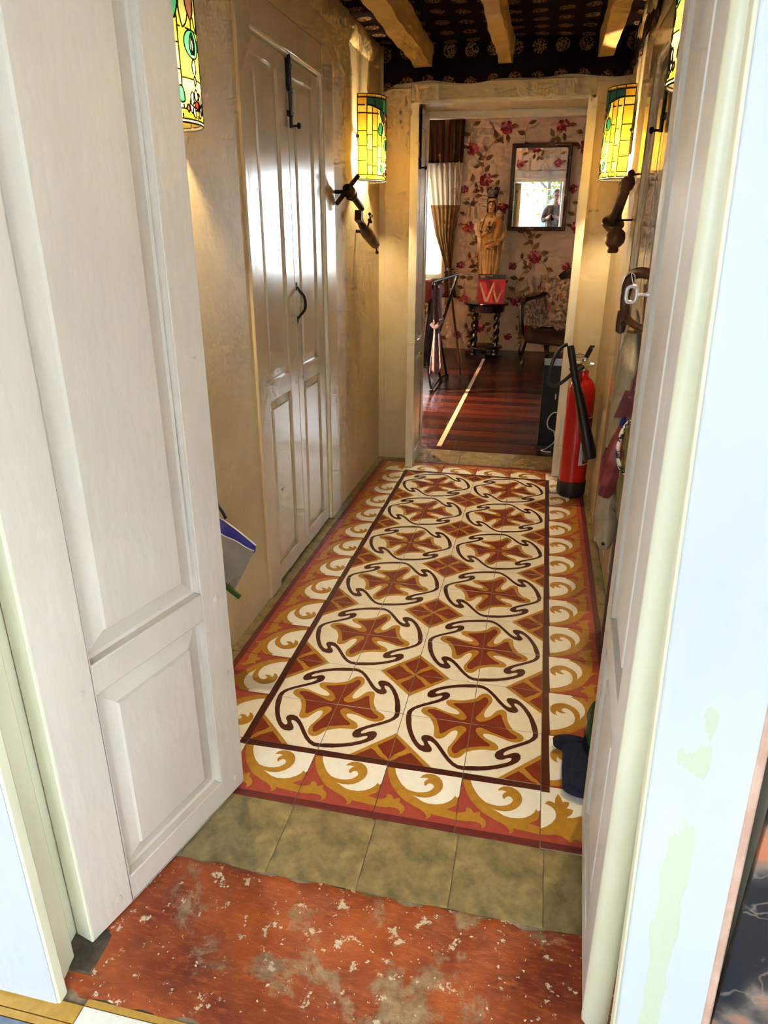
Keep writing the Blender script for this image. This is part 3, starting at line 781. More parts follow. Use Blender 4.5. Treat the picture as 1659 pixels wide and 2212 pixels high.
# front leaves (opened into the hall)
hx, hy, fx, fy = -0.063, -0.633, 0.054, -0.162
ang = math.atan2(fy-hy, fx-hx)
PANF = [(0.104, 0.404, 0.072, 0.527), (0.104, 0.404, 0.592, 1.80)]
RAILF = [(0.008, 0.072), (0.527, 0.592), (1.80, 1.94)]
# left leaf: visible face looks towards +x, so its local -y must point that way
d1 = leaf('door_1', 0.486, 1.94, 0.044, (0.104, 0.082), RAILF, PANF, M['door_paint'], (hx, hy, 0), ang, bw=0.048)
for px, pz in ((0.075, 0.549), (0.45, 0.558), (0.072, 0.045), (0.455, 0.045), (0.07, 1.84)):
    mb = MB(); mb.lathe([(0.009, 0), (0.0085, 0.0016), (0.005, 0.0022)], (px, 0.0005, pz), (0, -1, 0), 8)
    mb.build('peg', M['door_paint'], d1)
mb = MB(); mb.prism([(-0.002, 0.0), (-0.0035, 0.002), (-0.0035, 0.042), (-0.002, 0.0445), (0.001, 0.0445), (0.001, 0.0)], (0, 0, 0.01), (1, 0, 0), (0, 1, 0), (0, 0, 1.92))
mb.build('hinge_edge', M['jamb_cream'], d1)
# right leaf: hinge end nearer the camera, inner face looks towards -x
hx2, hy2, fx2, fy2 = 0.878, -0.556, 0.899, -0.064
ang2 = math.atan2(hy2-fy2, hx2-fx2)      # local +x runs from free edge back to hinge
wR = math.hypot(hx2-fx2, hy2-fy2)
d2 = leaf('door_2', wR, 1.94, 0.045, (0.082, 0.104), RAILF, [(0.082, wR-0.104, 0.072, 0.527), (0.082, wR-0.104, 0.592, 1.80)], M['door_paint'], (fx2, fy2, 0), ang2, bw=0.048)

d2.rotation_euler = (R(0.8), 0, ang2)
mb = MB()
prf = [(0.0, 0.0), (0.012, -0.0), (0.020, 0.008), (0.023, 0.02), (0.021, 0.034), (0.014, 0.044), (0.0, 0.047)]
mb.prism(prf, (wR-0.001, 0, 0.0), (1, 0, 0), (0, 1, 0), (0, 0, 1.93))
mb.build('hinge_edge', M['jamb_cream'], d2, sharp=50)
# lock box and key on the right leaf
mb = MB(); mb.box(0.004, -0.010, 1.17, 0.018, 0.0, 1.26)
# ---- cabinet doors in the left wall
def wall_doors(side, names, trim):
    X = XL if side < 0 else XR
    s = 1 if side < 0 else -1
    mb = MB()
    for b in ((0.765, 0.872, 0, 1.99), (1.602, 1.745, 0, 1.99), (0.872, 1.602, 1.888, 1.99)):
        mb.box(X-s*0.05, b[0], b[2], X+s*0.010, b[1], b[3])
    fr = struct(mb.build(trim, M['gloss_paint'], bevel=0.004))
    mb = MB()   # narrow strip inside the frame, paler paint stands for the lit reveal
    mb.box(X-s*0.03, 1.592, 0.003, X+s*0.006, 1.604, 1.893); mb.box(X-s*0.03, 0.868, 1.882, X+s*0.006, 1.604, 1.895); mb.box(X-s*0.03, 0.868, 0.003, X+s*0.006, 0.876, 1.893)
    mb.build('lit_reveal_edge', M['frame_paint'], fr, bevel=0.002)
    rz = PI/2 if side < 0 else -PI/2
    for k, (y0, y1, px0, px1, pn) in enumerate(((0.877, 1.213, 0.008+0.877, 1.125, 0), (1.216, 1.591, 1.262, 1.500, 1))):
        w = y1-y0
        if side < 0: cv = lambda a: a-y0; org = (X-0.004, y0, 0)
        else: cv = lambda a: y1-a; org = (X+0.004, y1, 0)
        a, b = sorted((cv(px0+0.012), cv(px1)))
        d = leaf(names[k], w, 1.878, 0.03, (a, w-b), [(0.012, 0.078), (0.738, 0.812), (1.825, 1.878)], [(a, b, 0.078, 0.738), (a, b, 0.812, 1.825)], M['gloss_paint'], org, rz, bw=0.032, deep=0.012, field=0.002, gap=0.012)
        yield d
cd3, cd4 = list(wall_doors(-1, ('door_3', 'door_4'), 'trim_10'))
cd5, cd6 = list(wall_doors(1, ('door_5', 'door_6'), 'trim_11'))
def slide_bolt(parent, x, z0, z1, y=0.0, s=1):
    """black iron bolt on the leaf front (local -y is out)"""
    mb = MB()
    mb.box(x-0.016, y-0.004, z0+0.12, x+0.012, y, z1)
    mb.box(x-0.018, y-0.004, z0+0.035, x+0.014, y, z0+0.055)
    mb.box(x-0.018, y-0.016, z0+0.038, x+0.012, y-0.004, z0+0.052)
    mb.box(x-0.018, y-0.016, z1-0.10, x+0.012, y-0.004, z1-0.085)
    mb.box(x-0.016, y-0.016, z1-0.03, x+0.012, y-0.004, z1-0.015)
    b = mb.build('bolt', M['iron'], parent, bevel=0.001)
    mb = MB(); mb.tube([(x, y-0.009, z0), (x, y-0.009, z1+0.012)], 0.0062, 8)
    mb.build('bolt_rod', M['iron'], b)
    mb = MB(); mb.lathe([(0.004, 0), (0.004, 0.022), (0.010, 0.026), (0.011, 0.032), (0.006, 0.037)], (x, y-0.008, z0+0.006), (0, -1, 0), 10)
    mb.build('knob', M['iron'], b)
    return b
slide_bolt(cd4, 0.008, 1.660, 1.872)
mb = MB(); mb.tube(spline([(0.018, -0.004, 1.118), (0.016, -0.012, 1.105), (0.014, -0.032, 1.08), (0.014, -0.034, 1.04), (0.016, -0.012, 1.012), (0.018, -0.004, 1.0)], 5), [0.004]*5+[0.0055]*16+[0.004]*5, 8)
for z in (1.118, 0.998): mb.prism([(-0.007, -0.012), (0.007, -0.012), (0.008, 0), (0.0, 0.017), (-0.008, 0)] if z > 1.05 else [(-0.007, 0.012), (-0.008, 0), (0, -0.017), (0.008, 0), (0.007, 0.012)], (0.018, -0.0035, z), (1, 0, 0), (0, 0, 1), (0, 0.003, 0))
mb.build('pull_handle', M['iron'], cd4)
slide_bolt(cd6, 0.36, 1.62, 1.86)
# ---- far doorway: lining, casing, two narrow leaves folded back
mb = MB()
mb.box(-0.064, YF-0.006, 0, -0.045, 2.955, 1.955); mb.box(0.855, YF-0.006, 0, 0.874, 2.955, 1.955); mb.box(-0.064, YF-0.006, 1.935, 0.874, 2.955, 1.957)
struct(mb.build('trim_12', M['frame_paint'], bevel=0.003))
mb = MB()   # shallow casing board towards the hall
mb.box(-0.200, YF-0.008, 0, -0.060, YF+0.001, 2.01); mb.box(0.870, YF-0.008, 0, 1.03, YF+0.001, 2.01); mb.box(-0.060, YF-0.008, 1.952, 0.870, YF+0.001, 2.03)
struct(mb.build('trim_13', M['plaster'], bevel=0.002))
mb = MB()   # inner stop
mb.box(-0.046, 2.885, 1.90, 0.856, 2.93, 1.936); 
struct(mb.build('trim_14', M['frame_paint'], bevel=0.003))
mb = MB()   # casing on the room side
mb.box(-0.17, 2.949, 0, -0.045, 2.968, 2.07); mb.box(0.855, 2.949, 0, 0.98, 2.968, 2.07); mb.box(-0.045, 2.949, 1.955, 0.855, 2.968, 2.07)
struct(mb.build('trim_15', M['door_paint'], bevel=0.003))
RL = [(0.006, 0.075), (0.66, 0.74), (1.83, 1.915)]
def farleaf(name, hinge, free, flip):
    a = math.atan2(free[1]-hinge[1], free[0]-hinge[0]); w = math.hypot(free[0]-hinge[0], free[1]-hinge[1])
    if flip:    # visible face looks to +x side of hinge->free reversed
        a = math.atan2(hinge[1]-free[1], hinge[0]-free[0]); org = (free[0], free[1], 0)
    else: org = (hinge[0], hinge[1], 0)
    return leaf(name, w, 1.915, 0.04, (0.085, 0.085), RL, [(0.085, w-0.085, 0.075, 0.66), (0.085, w-0.085, 0.74, 1.83)], M['gloss_paint'], org, a, bw=0.03, deep=0.013, field=0.003, gap=0.006)
# left leaf: free end towards us; local -y looks into the doorway (+x)
d7 = farleaf('door_7', (-0.0, 2.885), (0.012, 2.47), True)
d8 = farleaf('door_8', (0.842, 2.885), (0.832, 2.48), False)
for o, pts in ((d7, None), (d8, None)):
    mb = MB(); w = 0.41
    if o is d7: mb.box(-0.003, -0.001, 0.006, 0.0005, 0.041, 1.915)
    else: mb.box(w-0.006, -0.001, 0.006, w-0.0025, 0.041, 1.915)
    mb.build('leaf_edge', M['frame_paint'], o)
slide_bolt(d7, 0.022, 1.62, 1.90)
# ================================================================== BACK ROOM SHELL
WZ0, WZ1 = 0.80, 1.985
WINS = ((-1.9, -0.50), (1.48, 2.42))
bx = []
xs = [BX0-0.15, WINS[0][0], WINS[0][1], WINS[1][0], WINS[1][1], BX1+0.15]
bx += [(xs[0], BY1, 0, xs[1], BY1+0.2, BZ), (xs[2], BY1, 0, xs[3], BY1+0.2, BZ), (xs[4], BY1, 0, xs[5], BY1+0.2, BZ)]
for a, b in WINS: bx += [(a, BY1, 0, b, BY1+0.2, WZ0), (a, BY1, WZ1, b, BY1+0.2, BZ)]
wall_back = wall('wall_back', bx, M['wallpaper'])
wall_near = wall('wall_room_near', [(BX0, BY0-0.002, 0, -0.10, BY0+0.004, BZ), (0.92, BY0-0.002, 0, BX1, BY0+0.004, BZ), (-0.10, BY0-0.002, 2.0, 0.92, BY0+0.004, BZ)], M['wallpaper'])
wall('wall_room_left', [(BX0-0.15, BY0-0.3, 0, BX0, BY1+0.2, BZ)], M['wallpaper'])
wall('wall_room_right', [(BX1, BY0-0.3, 0, BX1+0.15, BY1+0.2, BZ)], M['wallpaper'])
mb = MB(); mb.box(BX0-0.15, YF, BZ, BX1+0.15, BY1+0.2, BZ+0.1)
struct(mb.build('ceiling_room', M['ante_wall'], sharp=None))
mb = MB(); mb.box(BX0, BY1-0.025, 2.46, BX1, BY1, 2.50); mb.box(BX0, BY1-0.045, 2.50, BX1, BY1, BZ)
struct(mb.build('trim_16', M['frame_paint'], bevel=0.004))
# floorboards
mb = MB(); mb.box(BX0, 2.885, -0.1, BX1, BY1+0.01, -0.014)
fb = struct(mb.build('floor_room', M['dirt'], sharp=None))
y = 2.887; k = 0
while y < BY1-0.005:
    w = random.choice((0.118, 0.128, 0.14))
    y2 = min(y+w, BY1)
    mb = MB(); mb.box(BX0, -(y2-y)/2+0.002, -0.02, BX1, (y2-y)/2-0.002, 0)
    mb.build('plank', M[('plank_a', 'plank_b', 'plank_c')[(k*7+k//3) % 3]], fb, (0, (y+y2)/2, -0.001+random.uniform(-0.0006, 0.0006)), sharp=None)
    y = y2; k += 1
# ---- printed flowers and leaves of the wallpaper
def wall_print(name, wallobj, x0, x1, z0, z1, Y, out, holes, mirror=False, seed=3):
    rnd = random.Random(seed); mb = MB()
    def ok(x, z, r=0.06):
        if not (x0+r < x < x1-r and z0+r*0.5 < z < z1-r*0.5): return False
        return not any(a-r < x < b+r and c-r < z < d+r for a, b, c, d in holes)
    def blob(x, z, r, mi, lift, n=7, sq=1.0):
        a0 = rnd.uniform(0, 6)
        pts = [(x+r*(1+0.2*math.sin(3*t+a0))*math.cos(t), Y+out*lift, z+sq*r*(1+0.2*math.sin(2*t+a0))*math.sin(t)) for t in [2*PI*i/n for i in range(n)]]
        mb.poly(pts if out < 0 else pts[::-1], mi)
    def flower(x, z, r):
        if not ok(x, z, r): return
        for q in range(int(20+r*420)):
            t = rnd.uniform(0, 2*PI); d = r*math.sqrt(rnd.random())*0.85
            mi = 0 if rnd.random() < 0.6 else 1
            if math.sin(t) > 0.2 and rnd.random() < 0.35: mi = 2
            blob(x+d*math.cos(t)*1.15, z+d*math.sin(t), r*rnd.uniform(0.18, 0.30), mi, 0.0014+0.00005*q)
    def leaf2(x, z, a, l=0.062):
        if not ok(x, z, 0.08): return
        ca, sa = math.cos(a), math.sin(a); w = l*0.25
        pr = [(0, 0), (0.25*l, w*0.8), (0.5*l, w), (0.78*l, w*0.55), (l, 0), (0.75*l, -w*0.6), (0.45*l, -w), (0.2*l, -w*0.7)]
        pts = [(x+p*ca-q*sa, Y+out*0.0012, z+p*sa+q*ca) for p, q in pr]
        mb.poly(pts if out < 0 else pts[::-1], 3)
    def stem(pts, w=0.006):
        P = spline([(p[0], 0, p[1]) for p in pts], 5)
        for a, b in zip(P, P[1:]):
            if not (ok(a.x, a.z, 0.01) and ok(b.x, b.z, 0.01)): continue
            d = (b-a); nn = Vector((-d.z, 0, d.x)).normalized()*w*0.5
            q = [(a.x-nn.x, Y+out*0.0008, a.z-nn.z), (b.x-nn.x, Y+out*0.0008, b.z-nn.z), (b.x+nn.x, Y+out*0.0008, b.z+nn.z), (a.x+nn.x, Y+out*0.0008, a.z+nn.z)]
            mb.poly(q if out < 0 else q[::-1], 4)
    PX, PZ = 0.60, 0.80
    i0 = int((x0-0.01)//PX)-1
    for i in range(i0, i0+int((x1-x0)/PX)+4):
        for j in range(-4, 6):
            cx, cz = -0.035+i*PX, 1.86+j*PZ
            s = -1 if mirror else 1
            P = lambda dx, dz: (cx+s*dx, cz+dz)
            flower(*P(0, 0), 0.068); flower(*P(-0.245, -0.10), 0.046); flower(*P(-0.175, -0.49), 0.062); flower(*P(0.19, -0.29), 0.064)
            stem([P(0.0, 0.04), P(-0.04, 0.20), P(0.03, 0.34), P(0.16, 0.44), P(0.19, 0.48)])
            stem([P(-0.02, -0.05), P(-0.10, -0.16), P(-0.18, -0.26), P(-0.20, -0.38), P(-0.18, -0.46)])
            stem([P(-0.21, -0.08), P(-0.13, -0.03), P(-0.05, -0.01)])
            stem([P(0.05, -0.02), P(0.13, -0.10), P(0.17, -0.2), P(0.19, -0.27)])
            stem([P(-0.175, -0.50), P(-0.12, -0.60), P(-0.06, -0.66), P(-0.02, -0.76)])
            for dx, dz, a in ((-0.03, 0.13, 2.4), (-0.02, 0.2, 0.5), (0.0, 0.28, 2.2), (0.06, 0.37, 0.3), (0.10, 0.41, 2.0), (0.13, 0.42, -1.1), (-0.06, -0.10, 3.4), (-0.12, -0.17, 0.2), (-0.17, -0.24, 3.0),
                              (-0.17, -0.26, 0.4), (-0.14, -0.03, 1.7), (-0.12, -0.03, -1.2), (0.10, -0.06, 0.9), (0.14, -0.12, -0.4), (-0.22, -0.47, 3.0), (-0.13, -0.52, -0.5), (-0.10, -0.6, 0.4), (-0.07, -0.65, 3.4),
                              (0.24, -0.28, 0.1), (0.20, -0.35, -1.3), (-0.05, -0.06, -1.4), (0.06, 0.03, 0.2), (-0.20, -0.36, 2.8), (-0.02, -0.72, 0.9)):
                leaf2(*P(dx, dz), a if not mirror else PI-a, rnd.uniform(0.075, 0.10))
    o = mb.build(name, [M['p_crim'], M['p_rose'], M['p_pale'], M['p_leaf'], M['p_stem']], wallobj, sharp=None)
    o['kind'] = 'stuff'
    return o
wall_print('flower_print', wall_back, BX0, BX1, 0.02, 2.46, BY1, -1, [(a-0.03, b+0.03, WZ0-0.08, WZ1+0.08) for a, b in WINS])
wall_print('flower_print', wall_near, -0.6, 1.5, 0.02, 2.55, BY0+0.004, 1, [(-0.19, 1.0, -1, 2.075)], mirror=True, seed=5)

# ---- windows
def window(name, x0, x1, z0, z1, Y, ncol, rows, depth=0.05, m='win_paint', bar=0.024, vertical=False):
    """frame with glazing bars; rows = list of z heights of the horizontal bars"""
    mb = MB(); f = 0.05
    mb.box(x0, Y, z0, x0+f, Y+depth, z1); mb.box(x1-f, Y, z0, x1, Y+depth, z1); mb.box(x0+f, Y, z0, x1-f, Y+depth, z0+f); mb.box(x0+f, Y, z1-f, x1-f, Y+depth, z1)
    root = struct(mb.build(name, M[m], bevel=0.003))
    cols = [lerp(x0+f, x1-f, i/ncol) for i in range(ncol+1)]
    zs = [z0+f]+list(rows)+[z1-f]
    for c in cols[1:-1]:
        mb = MB(); mb.box(c-bar/2, Y+0.008, z0+f, c+bar/2, Y+depth-0.008, z1-f); mb.build('glazing_bar', M[m], root)
    for r in rows:
        mb = MB(); mb.box(x0+f, Y+0.006, r-bar/2, x1-f, Y+depth-0.006, r+bar/2); mb.build('glazing_bar', M[m], root)
    for a, b in zip(cols, cols[1:]):
        for c, d in zip(zs, zs[1:]):
            mb = MB(); mb.box(a+0.004, Y+depth/2-0.0015, c+0.004, b-0.004, Y+depth/2+0.0015, d-0.004)
            mb.build('pane', M['pane'], root, sharp=None)
    return root
w1 = window('window_1', WINS[0][0], WINS[0][1], WZ0, WZ1, BY1+0.09, 3, (1.2, 1.58))
w2 = window('window_2', WINS[1][0], WINS[1][1], WZ0, WZ1, BY1+0.09, 2, (1.2, 1.58))
w3 = window('window_3', -0.45, 2.45, 0.55, 2.30, AY0-0.10, 9, (0.86, 1.18, 1.50, 1.85))
for wv, (a, b) in ((w1, WINS[0]), (w2, WINS[1])):
    mb = MB(); mb.box(a-0.03, BY1-0.05, WZ0-0.035, b+0.03, BY1+0.14, WZ0); mb.build('window_sill', M['win_paint'], wv, bevel=0.004)
    mb = MB(); mb.box(a-0.01, BY1-0.045, WZ1-0.01, b+0.01, BY1+0.002, WZ1+0.10); mb.build('blind_box', M['blind_box'], wv, bevel=0.003)
    mb = MB(); mb.box(a-0.05, BY1-0.012, WZ0-0.30, b+0.05, BY1+0.002, WZ0-0.035); mb.build('apron_panel', M['win_paint'], wv, bevel=0.003)
# white vertical net blind hanging in the left back window
nb = thing('net_blind', 'white pleated net blind hanging in the bright back window', 'blind', (WINS[0][0]+0.02, BY1+0.04, WZ0))
mb = MB(); mb.box(0, -0.018, 1.13, 1.36, 0.018, 1.165); mb.build('rail', M['win_paint'], nb)
mb = MB(); mb.grid(lambda u, v: (u*1.36, 0.006*math.sin(u*PI*60), 0.06+1.08*v), 240, 4); mb.build('net', M['net'], nb)
hk = MB(); hk.box(-0.006, -0.014, 1.105, 0.006, 0.0, 1.132); hk_me = hk.mesh('hook', M['curtain_tan'])
for i in range(24): link('hook', hk_me, nb, (0.026+i*0.056, 0, 0))
# unseen side windows, added to the entrance room to brighten the door leaves
def added_side_window(name, X, y0, y1, z0=0.55, z1=2.30, f=0.05):
    mb = MB()
    mb.box(X, y0, z0, X+0.05, y0+f, z1); mb.box(X, y1-f, z0, X+0.05, y1, z1); mb.box(X, y0+f, z0, X+0.05, y1-f, z0+f); mb.box(X, y0+f, z1-f, X+0.05, y1-f, z1); mb.box(X+0.005, y0+f, 1.40, X+0.045, y1-f, 1.44)
    w = struct(mb.build(name, M['win_paint']))
    for a, b in ((z0+f, 1.40), (1.44, z1-f)):
        mb = MB(); mb.box(X+0.024, y0+f, a, X+0.027, y1-f, b); mb.build('pane', M['pane'], w, sharp=None)
added_side_window('added_window_4', AX1+0.05, -3.4, -2.14)
added_side_window('added_window_5', AX0-0.10, -3.4, -2.0)

# ================================================================== BACK ROOM THINGS
# ---- leaning mirror
MN = Vector((-0.00155566, -0.99977093, -0.02134651))
mc = Vector((0.5535, 7.085, 1.770))
mir = thing('wall_mirror', 'tall mirror in a dark carved frame leaning out from the flowered wallpaper', 'mirror')
mx = Vector((1, 0, 0)); mx = (mx-MN*mx.dot(MN)).normalized(); mz = mx.cross(-MN).normalized()
if mz.z < 0: mz = -mz
m4 = Matrix.Identity(4)
for i in range(3): m4[i][0], m4[i][1], m4[i][2], m4[i][3] = mx[i], -MN[i], mz[i], mc[i]
mir.matrix_world = m4
hw, hh = 0.318, 0.436
mb = MB()
def fr_bar(a, b, n1, n2):
    pass
prof = [(0.0, 0.0), (0.0, -0.020), (0.010, -0.032), (0.022, -0.024), (0.034, -0.028), (0.044, -0.016), (0.044, 0.0)]   # inward offset, height
rings = []
for off, h in prof:
    o2 = off
    rings.append([(-hw+o2, h, -hh+o2), (hw-o2, h, -hh+o2), (hw-o2, h, hh-o2), (-hw+o2, h, hh-o2)])
vs = [p for r in rings for p in r]; fs = []
for i in range(len(rings)-1):
    for j in range(4): fs.append((i*4+j, i*4+(j+1) % 4, (i+1)*4+(j+1) % 4, (i+1)*4+j))
mb.raw(vs, fs)
mb.build('frame', M['mirror_frame'], mir, sharp=50)
mb = MB(); mb.box(-hw+0.040, -0.006, -hh+0.040, hw-0.040, -0.002, hh-0.040); mb.build('mirror_glass', M['mirror'], mir, sharp=None)
mb = MB(); mb.box(-hw+0.01, -0.001, -hh+0.01, hw-0.01, 0.010, hh-0.01); mb.build('back_board', M['dark_wood'], mir, sharp=None)

# ---- round table, book, statue
TX, TY, TZ = 0.083, 6.72, 0.588
tb = thing('side_table', 'small round black oak table with barley-twist legs under the statue', 'table', (TX, TY, 0))
mb = MB(); mb.lathe([(0.0, TZ-0.03), (0.232, TZ-0.03), (0.246, TZ-0.026), (0.248, TZ-0.018), (0.240, TZ-0.014), (0.246, TZ-0.008), (0.244, TZ), (0.0, TZ)], n=40); mb.build('table_top', M['dark_wood'], tb)
mb = MB(); mb.lathe([(0.20, TZ-0.10), (0.206, TZ-0.03), (0.19, TZ-0.03), (0.186, TZ-0.10), (0.20, TZ-0.10)], n=32, caps=False); mb.build('apron', M['dark_wood'], tb)
for k in range(4):
    a = PI/4+k*PI/2; cx, cy = 0.175*math.cos(a), 0.175*math.sin(a)
    mb = MB()
    def tw(u, v, cx=cx, cy=cy):
        z = lerp(0.055, TZ-0.06, v); t = u*2*PI
        s = min(1, v/0.12, (1-v)/0.12)
        r = 0.024+0.008*s*math.sin(2*(t-z*34))
        if v < 0.06 or v > 0.94: r = 0.03
        return (cx+r*math.cos(t), cy+r*math.sin(t), z)
    mb.grid(tw, 14, 60, closeu=True); mb.lathe([(0.0, 0.0), (0.034, 0.0), (0.044, 0.02), (0.036, 0.05), (0.028, 0.056), (0, 0.056)], (cx, cy, 0), n=14)
    mb.build('leg', M['dark_wood'], tb, sharp=50)
mb = MB(); mb.lathe([(0.0, 0.085), (0.19, 0.085), (0.205, 0.093), (0.205, 0.108), (0.195, 0.113), (0.0, 0.113)], n=36); mb.build('lower_shelf', M['dark_wood'], tb)
mb = MB(); mb.box(-0.215, -0.03, 0.0, 0.215, 0.03, 0.05); mb.box(-0.03, -0.215, 0.0, 0.03, 0.215, 0.05); mb.build('base_cross', M['dark_wood'], tb, bevel=0.006)

bk = thing('book', 'red book marked Vv with a black band, standing upright on the round table', 'book', (0.135, 6.575, TZ+0.001), R(1.5))
bk.rotation_euler = (R(-3), 0, R(1.5))
mb = MB(); mb.box(-0.147, 0.003, 0.0, 0.147, 0.022, 0.302); mb.build('pages', M['book_page'], bk)
mb = MB(); mb.box(-0.148, 0, 0, 0.148, 0.003, 0.304); mb.box(-0.148, 0.022, 0, 0.148, 0.025, 0.304); mb.box(-0.150, 0, 0, -0.147, 0.025, 0.304); mb.build('cover', M['book_red'], bk)
mb = MB(); mb.box(-0.148, -0.0006, 0.254, 0.148, 0.0, 0.304); mb.build('title_band', M['book_black'], bk, sharp=None)
def vshape(cx, w, z0, z1, th, th2):
    return [(cx-w/2, z1), (cx-w/2+th*1.15, z1), (cx+0.002, z0+0.03), (cx+w/2-th*0.95, z1), (cx+w/2, z1), (cx+th2*0.55, z0), (cx-th2*0.55, z0)]
mb = MB()
for pts in (vshape(-0.052, 0.170, 0.016, 0.214, 0.022, 0.030), vshape(0.068, 0.108, 0.014, 0.142, 0.015, 0.020)):
    # V split into two strokes so that each stays convex
    a, b, c, d, e, f, g = pts
    for q in ([a, b, c, g], [c, d, e, f], [g, c, f]):
        mb.prism(q, (0, -0.0012, 0), (1, 0, 0), (0, 0, 1), (0, 0.0008, 0))
mb.build('lettering', M['book_peach'], bk, sharp=None)
mb = MB(); x = -0.138
for wd in (0.010, 0.009, 0.011, 0.008, 0.01, 0.009, 0.0, 0.011, 0.009, 0.010, 0.009, 0.011, 0.008, 0.009):
    if wd: mb.box(x, -0.001, 0.283, x+wd-0.002, -0.0006, 0.291)
    x += 0.0105
mb.build('small_print', M['book_peach'], bk, sharp=None)

st = thing('madonna_statue', 'ivory statue of a crowned woman holding a child, on the round table', 'statue', (0.075, 6.80, TZ))
prof = [(0.0, 0.118, 0.10), (0.10, 0.108, 0.09), (0.25, 0.110, 0.088), (0.45, 0.122, 0.088), (0.60, 0.136, 0.092), (0.70, 0.150, 0.096), (0.76, 0.150, 0.094), (0.82, 0.132, 0.085), (0.87, 0.108, 0.072), (0.905, 0.075, 0.06), (0.935, 0.056, 0.052), (0.98, 0.056, 0.056), (1.03, 0.058, 0.058), (1.07, 0.055, 0.056), (1.088, 0.03, 0.03)]
tab = [(z, rx, ry) for z, rx, ry in prof]
mb = MB()
def cloak(u, v):
    z = lerp(0, 1.088, v); rx, ry = interp(tab, z); t = u*2*PI
    c, s = math.cos(t), math.sin(t)
    fold = 0.0
    if z < 0.62: fold = 0.004*math.sin(t*9)*(1-z/0.62)
    front = max(0, -s)**3
    dent = 0.0
    if 0.02 < z < 0.60 and s < -0.25: dent = 0.030*min(1, (0.60-z)/0.03)*min(1, (-s-0.25)/0.15)    # opening of the cloak
    if z > 0.90 and s < -0.35: dent = 0.022
    return ((rx+fold)*c, (ry+fold)*s + dent, z)
mb.grid(cloak, 60, 70, closeu=True); mb.poly([cloak(i/60, 0) for i in range(60)][::-1])
mb.build('cloak', M['statue'], st, sharp=50)
mb = MB()
def skirt(u, v):
    t = PI*(1.0+u); z = lerp(0.0, 0.62, v)
    r = 0.082-0.004*v; pl = 0.010*abs(math.sin(u*PI*8))
    return ((r+pl)*math.cos(t)*1.0+0.004, (0.074+pl)*math.sin(t), z)
mb.grid(skirt, 70, 6); mb.build('pleated_skirt', M['statue'], st, sharp=60)
for s in (-1, 1):
    mb = MB(); mb.tube(spline([(s*0.052, -0.052, 0.925), (s*0.078, -0.070, 0.86), (s*0.110, -0.080, 0.76), (s*0.095, -0.078, 0.62), (s*0.088, -0.066, 0.40), (s*0.084, -0.062, 0.15), (s*0.088, -0.066, 0.004)], 6), 0.0085, 8); mb.build('cloak_edge', M['statue'], st)
mb = MB(); mb.tube([(0.060*math.cos(t), -0.012+0.058*math.sin(t), 0.925) for t in [PI+PI*i/16 for i in range(17)]], 0.006, 8); mb.build('collar', M['statue_gold'], st)
mb = MB(); mb.ball((-0.004, -0.028, 0.992), 0.038, 0.036, 0.050, 14, 10); mb.build('face', M['statue_skin'], st)
mb = MB(); mb.ball((-0.010, -0.034, 0.915), 0.026, 0.026, 0.05, 10, 8); mb.build('neck', M['statue'], st)
mb = MB(); mb.lathe([(0.05, 0), (0.044, 0.01)], (-0.004, -0.02, 1.0), n=4)
mb = MB()
for s in (-1, 1):
    mb.tube(spline([(-0.004+s*0.008, -0.052, 1.038), (-0.004+s*0.034, -0.040, 1.02), (-0.004+s*0.042, -0.030, 0.98), (-0.004+s*0.040, -0.032, 0.93)], 4), 0.009, 8)
mb.build('hair', M['statue_hair'], st)
mb = MB()
for s in (-1, 1):
    mb.ball((-0.004+s*0.016, -0.062, 1.000), 0.0075, 0.003, 0.0032, 8, 5); mb.ball((-0.004+s*0.016, -0.060, 1.012), 0.010, 0.003, 0.0018, 8, 4)
mb.build('eyes', M['statue_eye'], st)
mb = MB(); mb.ball((-0.004, -0.068, 0.987), 0.006, 0.008, 0.014, 8, 6); mb.build('nose', M['statue_skin'], st)
mb = MB(); mb.ball((-0.004, -0.063, 0.968), 0.011, 0.004, 0.0038, 8, 5); mb.build('mouth', M['lips'], st)
mb = MB(); n = 36
cr = []
for ring, (r, z) in enumerate(((0.046, 1.074), (0.050, 1.10), (0.060, 1.135), (0.066, 1.15))):
    cr.append([(r*math.cos(2*PI*i/n), r*math.sin(2*PI*i/n)-0.002, z+(0.028 if (ring == 3 and (i//3) % 2 == 0) else 0)) for i in range(n)])
for i in range(3):
    for j in range(n): mb.poly([cr[i][j], cr[i][(j+1) % n], cr[i+1][(j+1) % n], cr[i+1][j]])
mb.poly([cr[1][j] for j in range(n)])
o = mb.build('crown', M['statue_dark'], st); sm = o.modifiers.new('t', 'SOLIDIFY'); sm.thickness = 0.006
mb = MB()
mb.tube(spline([(-0.125, -0.03, 0.83), (-0.135, -0.07, 0.74), (-0.09, -0.11, 0.70), (-0.035, -0.125, 0.72)], 5), [0.03]*6+[0.034]*5+[0.02]*5, 10)
mb.tube(spline([(0.13, -0.02, 0.80), (0.14, -0.07, 0.70), (0.09, -0.12, 0.655), (0.02, -0.13, 0.64)], 5), [0.032]*6+[0.036]*5+[0.022]*5, 10)
mb.build('arms', M['statue'], st)
for hp in ((-0.018, -0.135, 0.722), (0.01, -0.14, 0.645)):
    mb = MB(); mb.ball(hp, 0.023, 0.014, 0.012, 8, 6); mb.build('hand', M['statue_skin'], st)
ch = MB()
ctab = [(0.60, 0.055, 0.05), (0.64, 0.062, 0.055), (0.70, 0.052, 0.045), (0.78, 0.050, 0.042), (0.84, 0.052, 0.04), (0.865, 0.034, 0.03), (0.875, 0.018, 0.018)]
